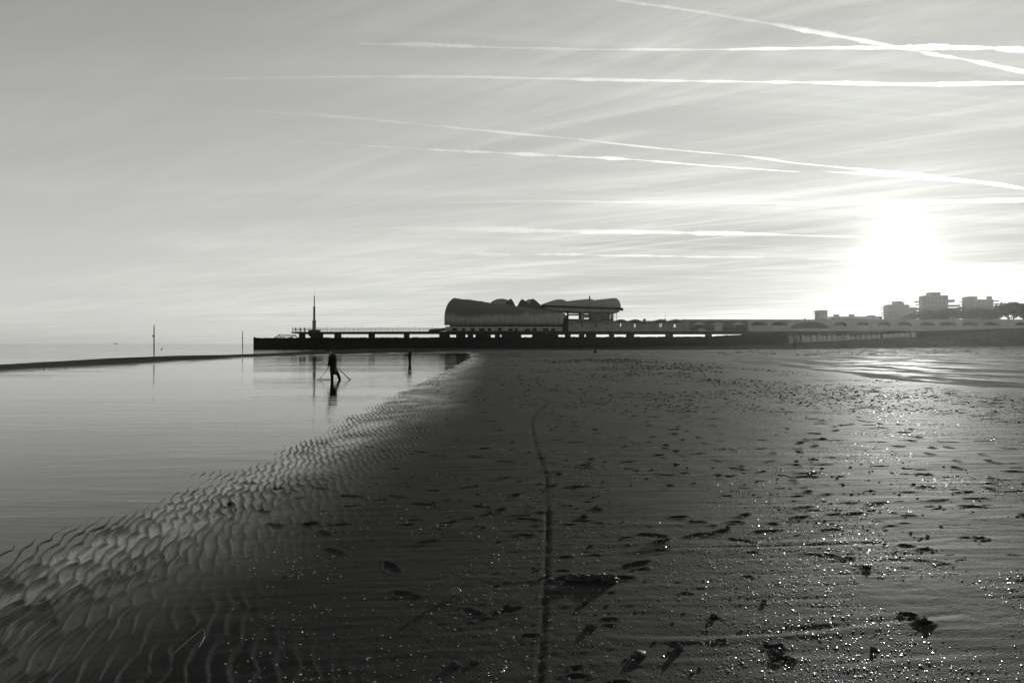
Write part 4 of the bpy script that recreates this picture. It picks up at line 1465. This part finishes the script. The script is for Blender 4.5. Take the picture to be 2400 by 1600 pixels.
def skin_body(name, chains, mat, parent):
    """chains: list of lists of (x, y, z, radius); equal points are joined"""
    idx, vs, rs, es = {}, [], [], []
    for ch in chains:
        last = None
        for (x, y, z, r) in ch:
            key = (round(x, 4), round(y, 4), round(z, 4))
            if key not in idx:
                idx[key] = len(vs)
                vs.append((x, y, z))
                rs.append(r)
            i = idx[key]
            if last is not None and last != i:
                es.append((last, i))
            last = i
    me = bpy.data.meshes.new(name)
    me.from_pydata(vs, es, [])
    o = bpy.data.objects.new(name, me)
    COL.objects.link(o)
    o.modifiers.new('skin', 'SKIN')
    for i, sv in enumerate(me.skin_vertices[0].data):
        sv.radius = (rs[i], rs[i])
        sv.use_root = (i == 0)
    ss_ = o.modifiers.new('smooth', 'SUBSURF')
    ss_.levels = 1
    ss_.render_levels = 1
    bpy.context.view_layer.update()
    dg = bpy.context.evaluated_depsgraph_get()
    m2 = bpy.data.meshes.new_from_object(o.evaluated_get(dg))
    bpy.data.objects.remove(o)
    m2.name = name
    m2.materials.clear()
    b = link(name, m2, mat, parent, True)
    return b


def hand(w, d, side):
    """palm and five fingers at wrist w curling along direction d"""
    w, d = Vector(w), Vector(d).normalized()
    sidev = Vector((0, 1, 0))
    curl = Vector((0, 0, -1))
    palm = w + d * 0.055
    out = [[(*w, 0.026), (*palm, 0.032)]]
    for i, ln in enumerate((0.030, 0.036, 0.034, 0.026)):
        k = palm + d * 0.035 + sidev * (0.030 - 0.020 * i)
        t1 = k + d * ln * 0.7 + curl * ln * 0.35
        t2 = t1 + d * ln * 0.1 + curl * ln
        out.append([(*palm, 0.032), (*k, 0.010), (*t1, 0.009), (*t2, 0.008)])
    th = w + d * 0.035 + sidev * side * -0.03
    out.append([(*palm, 0.032), (*th, 0.011), (*(th + d * 0.03 + curl * 0.03), 0.009)])
    return out


def make_person(loc, label, legs, arms, headx, lean, tools, coat_hem=0.40, height=1.0, rz=0.0):
    root = empty('person', loc, rz)
    tag(root, label, 'person')
    pel = (0.02, 0, 0.92, 0.14)
    ch = (lean * 0.6, 0, 1.22, 0.16)
    sh = (lean, 0, 1.40, 0.13)
    nk = (lean + headx * 0.35, 0, 1.50, 0.06)
    hd = (lean + headx, 0, 1.595, 0.098)
    crown = (lean + headx * 1.05, 0, 1.665, 0.075)
    chin = (lean + headx * 1.05 - 0.06, 0, 1.535, 0.05)
    nose = (lean + headx - 0.125, 0, 1.58, 0.016)
    chains = [[pel, ch, sh, nk, hd, crown], [hd, chin], [hd, nose], [hd, (hd[0] + 0.01, 0.10, 1.585, 0.02)], [hd, (hd[0] + 0.01, -0.10, 1.585, 0.02)]]
    for side, pts in zip((-1, 1), legs):
        hip = (0.02, 0.09 * side, 0.86, 0.10)
        c = [pel, hip]
        for (x, z, r) in pts:
            c.append((x, 0.10 * side, z, r))
        ax, az = pts[-1][0], pts[-1][1]
        c.append((ax - 0.16, 0.10 * side, az - 0.05, 0.04))
        chains.append(c)
    for side, pts in zip((-1, 1), arms):
        shd = (lean + 0.01, 0.17 * side, 1.38, 0.075)
        c = [sh, shd]
        for (x, z, r) in pts:
            c.append((x, 0.21 * side, z, r))
        chains.append(c)
        e, w = Vector(c[-2][:3]), Vector(c[-1][:3])
        chains += hand(w, (w - e), side)
    skin_body('body', chains, M_SKIN, root)
    # coat: rings from collar to hem, creased
    rings = [(1.50, lean * 0.9, 0.085, 0.10), (1.45, lean * 0.9 + 0.04, 0.155, 0.19), (1.37, lean * 0.8 + 0.08, 0.195, 0.225), (1.22, lean * 0.5 + 0.10, 0.205, 0.23), (1.05, lean * 0.2 + 0.05, 0.180, 0.215), (0.92, 0.03, 0.175, 0.21),
             (0.75, 0.03, 0.175, 0.215), (0.58, 0.035, 0.172, 0.215), (coat_hem, 0.04, 0.165, 0.21)]
    P = []
    n = 22
    for i, (z, cx, rx, ry) in enumerate(rings):
        row = []
        for k in range(n):
            a = 2 * math.pi * k / n
            w = 1 + 0.05 * math.sin(3 * a + i * 1.7) + 0.035 * math.sin(7 * a + i * 2.3)
            row.append((cx + rx * w * math.cos(a), ry * w * math.sin(a), z + 0.012 * math.sin(5 * a + i)))
        row.append(row[0])
        P.append(row)
    MB().grid(P).build('coat', M_CLOTH, root, True)
    # sleeves
    for side, pts in zip((-1, 1), arms):
        p = [(lean + 0.01, 0.17 * side, 1.39)] + [(x, 0.21 * side, z) for x, z, r in pts]
        rr = [0.095] + [r * 1.25 + 0.012 for x, z, r in pts]
        MB().tube(p, rr, 10).build('sleeve', M_CLOTH, root, True)
    for side, pts in zip((-1, 1), legs):
        p = [(0.02, 0.09 * side, 0.86)] + [(x, 0.10 * side, z) for x, z, r in pts]
        MB().tube(p, [0.115] + [r * 1.2 + 0.012 for x, z, r in pts], 10).build('trouser_leg', M_CLOTH2, root, True)
    # cap with a peak
    P = []
    for i in range(6):
        f = i / 5 * math.pi / 2
        row = []
        for k in range(17):
            a = 2 * math.pi * k / 16
            row.append((hd[0] + 0.005 + 0.108 * math.cos(f) * math.cos(a), 0.105 * math.cos(f) * math.sin(a), 1.615 + 0.105 * math.sin(f)))
        P.append(row)
    cap = MB().grid(P)
    cap.box(hd[0] - 0.19, hd[0] - 0.07, -0.075, 0.075, 1.600, 1.618)
    cap.build('cap', M_CLOTH, root, True)
    root.scale = (height,) * 3
    return root


px_p, py_p = 780.0, 889.5
Yp = EYE * 1600 / (py_p - 805)
Xp = (px_p - 1200) / 1600 * Yp
make_person((Xp, Yp, -0.13), 'person in a long coat and cap wading in the pool, bent over a long-handled net', [[(-0.02, 0.48, 0.062), (0.0, 0.09, 0.05)], [(0.20, 0.50, 0.062), (0.36, 0.13, 0.05)]],
            [[(-0.12, 1.08, 0.05), (-0.17, 0.86, 0.035)], [(0.12, 1.10, 0.05), (0.10, 0.82, 0.035)]], -0.155, -0.08, None)
nt = empty('push_net', (Xp - 0.66, Yp, 0.0))
tag(nt, 'long-handled push net with cross bar held by the wading person in front', 'fishing net')
MB().tube([(0.0, -0.12, 0.03), (0.42, -0.2, 0.56), (0.50, -0.21, 0.78)], 0.013, 6).build('handle', M_POLE, nt)
MB().tube([(0.19, -0.21, 0.90), (0.36, -0.22, 0.81), (0.56, -0.2, 0.70)], [0.02, 0.017, 0.017], 6).build('grip', M_POLE, nt)
MB().tube([(-0.12, -0.25, 0.02), (0.0, -0.12, 0.03), (0.56, 0.1, 0.02)], 0.017, 6).build('cross_bar', M_POLE, nt)
MB().tube([(0.29, -0.22, 0.84), (0.23, -0.22, 0.74)], 0.007, 5).build('cord', M_POLE, nt)
st = empty('drag_pole', (Xp + 0.85, Yp, 0.0))
tag(st, 'thin wooden pole trailed behind the wading person in the long coat', 'pole')
MB().tube([(-0.78, 0.21, 0.72), (-0.55, 0.20, 0.53), (0.0, 0.1, 0.03)], [0.018, 0.02, 0.024], 6).build('shaft', M_POLE, st)
MB().tube([(-0.03, 0.1, 0.045), (0.06, 0.1, 0.02)], 0.03, 6).build('foot', M_POLE, st)

Y2 = EYE * 1600 / (853.5 - 805)
X2 = (960 - 1200) / 1600 * Y2
make_person((X2, Y2, -0.1), 'smaller distant person standing in the pool before the groyne, holding a rake', [[(0.0, 0.48, 0.062), (0.0, 0.09, 0.05)], [(0.07, 0.48, 0.062), (0.06, 0.09, 0.05)]],
            [[(-0.18, 1.10, 0.05), (-0.36, 0.95, 0.035)], [(0.08, 1.08, 0.05), (-0.14, 0.92, 0.035)]], -0.12, -0.06, None, 0.72, 0.90)
rk = empty('bait_rake', (X2 - 0.45, Y2, 0.45))
tag(rk, 'rake with downturned tines held out by the smaller distant person', 'rake')
MB().tube([(0.42, -0.19, 0.46), (0.12, -0.2, 0.30), (-0.05, -0.2, 0.18)], 0.018, 6).build('handle', M_POLE, rk)
MB().tube([(-0.16, -0.34, 0.17), (-0.05, -0.2, 0.19), (0.08, 0.1, 0.17)], 0.02, 6).build('head', M_POLE, rk)
for k in range(4):
    f = k / 3
    MB().tube([(-0.16 + 0.24 * f, -0.34 + 0.44 * f, 0.17), (-0.22 + 0.24 * f, -0.34 + 0.44 * f, 0.0)], [0.013, 0.008], 5).build('tine', M_POLE, rk)
for i, (q, lab, rz) in enumerate(((692.5, 'tiny dark figure at the railing, nearest the sea end of the pier', 0.4), (702.5, 'tiny dark figure at the railing, middle of three beside the mast', 2.6), (711.5, 'tiny dark figure at the railing, closest of three to the mast', 1.2))):
    make_person((X_(q, 243), 243.0 + 0.6 * i, Z_(777.6, 243.5) - 0.02), lab, [[(0.0, 0.48, 0.062), (0.0, 0.06, 0.05)], [(0.04, 0.48, 0.062), (0.05, 0.06, 0.05)]],
                [[(-0.06, 1.10, 0.05), (-0.12, 0.86, 0.035)], [(0.04, 1.10, 0.05), (0.0, 0.84, 0.035)]], -0.06, -0.02, None, 0.62, 0.95, rz)

# ================================================================== things lying on the sand
M_WEED = make_mat('wet_seaweed', 0.016, 0.5, 0.35, 0.5, 14.0, bump=0.006)
M_CLOD = make_mat('damp_sand_clod', 0.03, 0.85, 0.2, 0.4, 30.0, bump=0.004)
M_SHELLBIT = make_mat('wet_shell', 0.30, 0.26, 0.6, 0.4, 40.0)
M_STRAW = make_mat('dry_reed', 0.09, 0.5, 0.4, 0.3, 20.0)


def lump_mesh(name, seed, rx, ry, rz, sub=2, rough=0.35, freq=2.2):
    bm = bmesh.new()
    bmesh.ops.create_icosphere(bm, subdivisions=sub, radius=1.0)
    P = np.array([v.co[:] for v in bm.verts])
    nn = fbm(P[:, 0] * freq + seed, P[:, 1] * freq + P[:, 2] * 1.7 + seed * 0.7, seed, 3)
    for v, s in zip(bm.verts, nn):
        v.co = Vector((v.co.x * rx, v.co.y * ry, max(v.co.z, -0.35) * rz)) * (1 + rough * 2 * s)
    me = bpy.data.meshes.new(name)
    bm.to_mesh(me)
    bm.free()
    return me


def on_sand(px, py):
    x, y, z = px_ground(px, py)
    return x, y, sand_height(x, y)


# the dark clump in the middle foreground: three lumps of weed in a strand
x, y, z = on_sand(1392, 1360)
root = empty('seaweed_clump', (x, y, z))
tag(root, 'long black clump of seaweed casting a shadow beside the tyre track', 'seaweed')
for k, (dx, dy, rx, ry, rz) in enumerate(((-0.115, 0.02, 0.075, 0.04, 0.036), (-0.035, 0.025, 0.07, 0.04, 0.030), (0.05, 0.0, 0.062, 0.045, 0.042), (0.115, -0.01, 0.065, 0.045, 0.040), (0.01, 0.02, 0.05, 0.03, 0.026))):
    o = link('frond_lump', lump_mesh('frond_lump', 40 + k, rx, ry, rz, 3, 0.38, 3.0), M_WEED, root, False)
    o.location = (dx, dy, rz * 0.25)
clods = [
    (1064, 1398, 0.042, 0.04, 0.045, 'shell', 'upright pale mussel shell with a long shadow, nearest the pool side of the track'),
    (1190, 1420, 0.04, 0.03, 0.03, 'clod', 'dark sand clod with a slanting shadow just beside the tyre track'),
    (1124, 1434, 0.026, 0.022, 0.02, 'clod', 'small dark clod between the pale shell and the tyre track'),
    (1372, 1412, 0.03, 0.025, 0.024, 'clod', 'small clod close below the black seaweed clump'),
    (1384, 1472, 0.045, 0.03, 0.032, 'clod', 'wedge-shaped dark clod below the black seaweed clump'),
    (1497, 1535, 0.06, 0.04, 0.03, 'weed', 'ragged strand of weed with slanting shadow in the near sand'),
    (1590, 1520, 0.035, 0.03, 0.034, 'clod', 'single dark clod right of the ragged strand of weed'),
    (1790, 1408, 0.03, 0.03, 0.04, 'clod', 'upright dark clod with downward shadow in the near sparkling sand'),
    (1070, 1558, 0.04, 0.03, 0.024, 'clod', 'flat dark clod near the bottom edge, pool side of the track'),
    (1115, 1552, 0.03, 0.025, 0.02, 'clod', 'small dark clod near the bottom edge beside the flat one'),
    (2056, 1536, 0.028, 0.02, 0.014, 'shell', 'bright pale shell lying flat near the bottom in the sparkle'),
    (867, 1546, 0.018, 0.016, 0.015, 'shell', 'small bright shell alone in the dark sand near the pool corner'),
    (1391, 1578, 0.014, 0.014, 0.012, 'shell', 'tiny bright shell near the bottom edge beside the tyre track'),
    (538, 1182, 0.035, 0.03, 0.04, 'weed', 'dark lump of weed among the sand ripples by the water'),
    (730, 1227, 0.10, 0.03, 0.03, 'weed', 'short dark stick-like weed where the ripples fade out'),
    (2165, 1455, 0.06, 0.04, 0.05, 'weed', 'dark weed tuft in the middle of the sun glitter'),
    (2045, 1520, 0.05, 0.035, 0.03, 'clod', 'dark clod behind the bright flat shell'),
    (2030, 1330, 0.06, 0.04, 0.05, 'weed', 'dark weed tuft above the sun glitter patch'),
    (1672, 1444, 0.05, 0.035, 0.035, 'clod', 'broad dark clod between the seaweed clump and the glitter'),
    (1815, 1530, 0.08, 0.05, 0.045, 'clod', 'big dark clod by a pit in the near sand'),
    (1706, 1235, 0.05, 0.035, 0.03, 'clod', 'dark clod beyond the long black seaweed clump'),
    (1370, 1210, 0.05, 0.03, 0.03, 'clod', 'dark clod beyond the seaweed, right of the track'),
]
for k, (px_, py_, rx, ry, rz, kd, lab) in enumerate(clods):
    x, y, z = on_sand(px_, py_)
    if kd != 'shell':
        rx, ry, rz = rx * (0.8 if px_ < 1600 else 0.42), ry * (0.75 if px_ < 1600 else 0.42), rz * (0.6 if px_ < 1600 else 0.34)
    mt = {'shell': M_SHELLBIT, 'clod': M_CLOD, 'weed': M_WEED}[kd]
    if kd == 'shell':
        # a half shell: ribbed dish on its edge or flat
        P = []
        for i in range(7):
            f = i / 6
            row = []
            for j in range(15):
                a = -1.25 + 2.5 * j / 14
                r_ = f * (1 + 0.04 * math.cos(j * 3.1))
                row.append((rx * 1.3 * r_ * math.sin(a), ry * 0.7 * (1 - (r_ * 0.95) ** 2), rz * 1.5 * r_ * math.cos(a)))
            P.append(row)
        mb = MB().grid(P)
        o = mb.build('shell', mt, None, True)
        so = o.modifiers.new('t', 'SOLIDIFY')
        so.thickness = 0.002
        o.location = (x, y, z)
        o.rotation_euler = (0.25 if k == 0 else -1.25, 0.2, 0.5)
        tag(o, lab, 'shell', 'shells on the near sand')
    else:
        o = link('seaweed_tuft' if kd == 'weed' else 'sand_clod', lump_mesh('lump', 70 + k, rx, ry, rz, 3, 0.42, 2.6), mt, None, False)
        o.location = (x, y, z + rz * 0.2)
        o.rotation_euler = (0, 0, k * 0.7)
        tag(o, lab, 'seaweed' if kd == 'weed' else 'clod', 'clods and weed on the near sand')
A, B = on_sand(408, 1536), on_sand(478, 1490)
root = empty('reed_stalk', A)
tag(root, 'thin pale bent reed stalk lying on the rippled sand', 'reed')
d = Vector(B) - Vector(A)
MB().tube([(0, 0, 0.012), tuple(d * 0.55 + Vector((0, 0, 0.03))), tuple(d + Vector((0, 0, 0.035)))], [0.002, 0.0018, 0.001], 6).build('stalk', M_STRAW, root)
MB().tube([tuple(d + Vector((0, 0, 0.035))), tuple(d * 0.9 + Vector((0.05, -0.06, 0.02))), tuple(d * 0.8 + Vector((0.08, -0.16, 0.015)))], [0.0015, 0.002, 0.0008], 6).build('broken_tip', M_STRAW, root)


def scatter(name, n, pick, sizes, template, mat, tiltf, lift, turn=6.283, seed=5):
    """one object of many tiny pieces resting on the sand; pick(rng, m) -> x, y arrays of candidates; sizes(rng, y)"""
    g = np.random.default_rng(seed)
    X, Y = np.zeros(0), np.zeros(0)
    while len(X) < n:
        x, y = pick(g, n)
        k = sand_heights(x, y) > 0.004
        X, Y = np.concatenate([X, x[k]]), np.concatenate([Y, y[k]])
    X, Y = X[:n], Y[:n]
    Z = sand_heights(X, Y)
    s = sizes(g, Y)
    tv = np.array(template[0])
    m = len(tv)
    V = tv[None] * (1 + g.uniform(-0.25, 0.25, (n, m, 1)))
    V = V * (s[:, None] * g.uniform([0.6, 0.6, 0.5], [1.4, 1.3, 1.2], (n, 3)))[:, None, :]
    tx, ty = g.normal(0, tiltf, (n, 1)), g.normal(0, tiltf, (n, 1))
    V[:, :, 2] += V[:, :, 0] * tx + V[:, :, 1] * ty
    a = g.uniform(-turn, turn, (n, 1))
    ca, sa = np.cos(a), np.sin(a)
    x, y = V[:, :, 0] * ca - V[:, :, 1] * sa, V[:, :, 0] * sa + V[:, :, 1] * ca
    V = np.stack([x + X[:, None], y + Y[:, None], V[:, :, 2] + (Z + lift * s)[:, None]], -1).reshape(-1, 3)
    F = [tuple(i + c * m for i in f) for c in range(n) for f in template[1]]
    me = bpy.data.meshes.new(name)
    me.from_pydata(V.tolist(), [], F)
    return link(name, me, mat)


ICO_V = []
ICO_F = []
_bm = bmesh.new()
bmesh.ops.create_icosphere(_bm, subdivisions=1, radius=1.0)
ICO_V = [(v.co.x, v.co.y, max(v.co.z, -0.3)) for v in _bm.verts]
ICO_F = [tuple(v.index for v in f.verts) for f in _bm.faces]
_bm.free()
# a chip: faceted low dome with a nearly level top
CH_V = [(math.cos(a), math.sin(a), 0.0) for a in [i * math.pi / 3 for i in range(6)]] + [(0.62 * math.cos(a + 0.2), 0.62 * math.sin(a + 0.2), 0.42) for a in [i * math.pi / 3 for i in range(6)]] + [(0, 0, 0.5)]
CH_F = [(i, (i + 1) % 6, 6 + (i + 1) % 6, 6 + i) for i in range(6)] + [(6 + i, 6 + (i + 1) % 6, 12) for i in range(6)]


def pick_clod(g, m):
    y = 2.4 * np.exp(g.random(m) ** 1.25 * math.log(30))
    x = g.triangular(-3.0, 11.0, 16.8, m)
    k = (np.abs(x) < 0.95 * y + 0.5) & (g.random(m) < 0.35 + 2.0 * fbm(x * 0.45, y * 0.28, 71, 3))
    return x[k], y[k]


def pick_chip(g, m):
    y = 2.5 * np.exp(g.random(m) ** 0.9 * math.log(9.5))
    x = g.uniform(-0.42, 0.95, m) * y
    dens = 0.09 + 0.91 * sstep(0.08, 0.55, x / y)
    k = (x > -2.8) & (x < 16) & (g.random(m) < dens * np.maximum(0, 0.45 + 2.4 * fbm(x * 1.1, y * 0.9, 171, 3)))
    return x[k], y[k]


def pick_strand(g, m):
    y = g.uniform(95, 214, m)
    x = g.uniform(0.30, 0.80, m) * y
    w = np.abs(fbm(x * 0.06, y * 0.10, 371, 3))
    k = g.random(m) < np.exp(-(w / 0.08) ** 2) * (0.25 + 0.75 * np.exp(-((y - 200) / 14) ** 2))
    return x[k], y[k]


def pick_line(g, m):
    y = g.uniform(190, 222, m)
    return g.uniform(0.42, 0.80, m) * y, y


o = scatter('sand_castings', 5600, pick_clod, lambda g, y: g.choice([0.0016, 0.0022, 0.003, 0.004, 0.006], len(y)) * (1 + 0.13 * y), ([(2.2 * x, 0.9 * y, 0.8 * z) for x, y, z in ICO_V], ICO_F), M_CLOD, 0.1, 0.1, 0.6, 11)
tag(o, 'small dark worm casts and crumbs strewn over the bar', 'castings', kind='stuff')
o = scatter('shell_grit', 30000, pick_chip, lambda g, y: g.choice([0.0017, 0.0020, 0.0025, 0.0034, 0.0052], len(y)) * (1 + 0.11 * y), (CH_V, CH_F), M_SHELLBIT, 0.10, 0.0, 6.283, 12)
tag(o, 'wet glittering shell grit scattered on the sand under the sun', 'shell grit', kind='stuff')
o = scatter('strandline_weed', 900, pick_strand, lambda g, y: g.choice([0.05, 0.07, 0.1, 0.16], len(y)), ([(2.6 * x, 1.2 * y, 0.6 * z) for x, y, z in ICO_V], ICO_F), M_WEED, 0.1, 0.1, 0.5, 13)
tag(o, 'dark weed and litter strewn along the upper tide line of the beach', 'weed', kind='stuff')
o = scatter('strandline_shells', 420, pick_line, lambda g, y: g.choice([0.03, 0.04, 0.06, 0.09], len(y)), (CH_V, CH_F), M_SHELLBIT, 0.15, 0.0, 6.283, 14)
tag(o, 'bright wet shells along the upper tide line of the beach', 'shells', kind='stuff')

# ================================================================== contrails, nine and a half kilometres up
ALT = 9500.0


def contrail_mat(dens, g=0.70):
    m = bpy.data.materials.new('contrail_ice')
    m.use_nodes = True
    t = m.node_tree
    t.nodes.clear()
    pv = N(t, 'ShaderNodeVolumePrincipled')
    pv.inputs['Color'].default_value = (0.99, 0.99, 0.99, 1)
    pv.inputs['Density'].default_value = dens
    pv.inputs['Anisotropy'].default_value = g
    ou = N(t, 'ShaderNodeOutputMaterial')
    t.links.new(pv.outputs[0], ou.inputs['Volume'])
    m.cycles.homogeneous_volume = True
    return m


def contrail(label, pts, widths, tau, seed):
    ALT = 7700.0 + 450.0 * seed
    """pts in photograph coordinates, widths in photograph pixels, tau: optical depth through the core"""
    r_ = np.random.default_rng(seed)
    W = []
    for (px, py), w in zip(pts, widths):
        Y = (ALT - EYE) * 1600.0 / (805.0 - py)
        W.append((X_(px, Y), Y, ALT, 0.85 * w * Y / 1600.0 / 2))
    W = np.array(W)
    u = np.linspace(0, len(W) - 1, 360)
    C = np.stack([np.interp(u, np.arange(len(W)), W[:, k]) for k in range(4)], -1)
    ker = np.ones(17) / 17
    for k in range(4):
        C[:, k] = np.convolve(np.pad(C[:, k], 8, 'edge'), ker, 'valid')
    nz = fbm(np.arange(360) * 0.07, np.full(360, seed * 1.3), seed, 4, 2.1, 0.55)
    nz2 = fbm(np.arange(360) * 0.035, np.full(360, seed * 2.9), seed + 50, 3)
    C[:, 2] += C[:, 3] * 0.7 * nz2
    C[:, 0] += C[:, 3] * 0.7 * nz2
    loc = C[len(C) // 2, :3].copy()
    n = 10
    P = []
    th = np.arange(n) * 2 * math.pi / n
    for i in range(len(C)):
        d = C[min(i + 1, len(C) - 1), :3] - C[max(i - 1, 0), :3]
        d /= np.linalg.norm(d)
        a = np.cross(d, [0, 0, 1.0])
        a /= np.linalg.norm(a)
        b = np.array([0, 0, 1.0])
        r = C[i, 3] * (1 + 1.1 * nz[i])
        r = max(r, C[i, 3] * 0.35)
        row = []
        for k in range(n):
            rr = r * (1 + 0.13 * r_.normal())
            row.append(tuple(C[i, :3] - loc + a * math.cos(th[k]) * rr * 1.3 + b * math.sin(th[k]) * rr))
        row.append(row[0])
        P.append(row)
    mb = MB().grid(P)
    me_ = mb.mesh('contrail')
    bm = bmesh.new()
    bm.from_mesh(me_)
    bmesh.ops.remove_doubles(bm, verts=bm.verts, dist=0.01)
    bmesh.ops.holes_fill(bm, edges=[e for e in bm.edges if e.is_boundary], sides=0)
    bmesh.ops.recalc_face_normals(bm, faces=bm.faces)
    bm.to_mesh(me_)
    bm.free()
    o = link('contrail', me_, contrail_mat(0.5 * tau / (2 * float(np.mean(C[:, 3])))))
    o.location = loc
    tag(o, label, 'contrail', 'aircraft contrails in the sky')
    return o


contrail('brightest contrail, slanting down across the upper right corner', [(1330, -40), (1450, -2), (1640, 28), (1850, 62), (2060, 100), (2250, 138), (2420, 170), (2600, 210)], [7, 7, 8, 9, 10, 10, 10, 10], 0.45, 3)
contrail('high level contrail spreading out beyond the crossing at upper right', [(830, 102), (1000, 105), (1180, 112), (1400, 116), (1700, 115), (1950, 112), (2180, 109), (2300, 111), (2420, 117), (2600, 124)], [3, 9, 8, 7, 7, 9, 11, 12, 13, 14], 0.9, 4)
contrail('longest level contrail, running nearly the whole width of the sky', [(400, 185), (520, 184), (800, 179), (1000, 178), (1300, 184), (1600, 189), (1900, 193), (2180, 197), (2420, 194), (2620, 193)], [2, 4, 6, 7, 7, 7, 8, 10, 9, 9], 0.7, 5)
contrail('long thin contrail slanting down from the mast side to the sun side', [(500, 250), (640, 263), (800, 272), (1000, 292), (1150, 307), (1350, 325), (1550, 348), (1780, 369), (1870, 383), (2050, 400), (2250, 421), (2430, 445), (2620, 470)], [2, 5, 6, 7, 6, 5, 4, 4, 5, 7, 8, 7, 7], 0.75, 6)
contrail('fainter thin contrail just below the long slanting one', [(610, 327), (760, 335), (950, 346), (1100, 356), (1300, 364), (1480, 373), (1700, 391), (1880, 403)], [1.5, 3, 5, 7, 8, 6, 4, 2], 1.0, 7)
contrail('short contrail merging with the long slanting one above the sun', [(1925, 401), (2020, 406), (2130, 415), (2260, 424), (2360, 432)], [3, 6, 8, 9, 4], 0.5, 8)
contrail('broad soft old contrail lying level left of the sun', [(560, 545), (760, 540), (980, 535), (1150, 537), (1350, 541), (1600, 545), (1850, 550), (2050, 556)], [2, 5, 8, 11, 12, 9, 7, 3], 0.45, 9)
contrail('lower soft old contrail, close above the pier sky', [(560, 578), (800, 582), (1000, 589), (1150, 595), (1350, 596), (1600, 601), (1800, 603)], [3, 5, 6, 8, 7, 5, 2], 0.4, 10)
contrail('short bright contrail right of the sun above the pines', [(2190, 640), (2280, 634), (2400, 627), (2600, 617)], [3, 6, 7, 8], 0.7, 11)
contrail('faint wide level contrail running above the sun', [(640, 478), (1000, 476), (1300, 471), (1700, 474), (2000, 478), (2300, 470), (2600, 466)], [2, 4, 5, 7, 10, 10, 9], 0.35, 12)
# ------------------------------------------------------------------ the air
HAZE_DENSITY = 0.00006
hz = MB().box(-8900, 8900, -300, 6400, -4.0, 62.0)
m = bpy.data.materials.new('haze')
m.use_nodes = True
t = m.node_tree
t.nodes.clear()
pv = N(t, 'ShaderNodeVolumePrincipled')
pv.inputs['Color'].default_value = (0.95, 0.96, 0.94, 1)
pv.inputs['Density'].default_value = HAZE_DENSITY
pv.inputs['Anisotropy'].default_value = 0.8
ou = N(t, 'ShaderNodeOutputMaterial')
t.links.new(pv.outputs[0], ou.inputs['Volume'])
m.cycles.homogeneous_volume = True
haze = hz.build('haze', m)
tag(haze, 'thin pale sea haze filling the air over the whole shore', 'haze', kind='stuff')
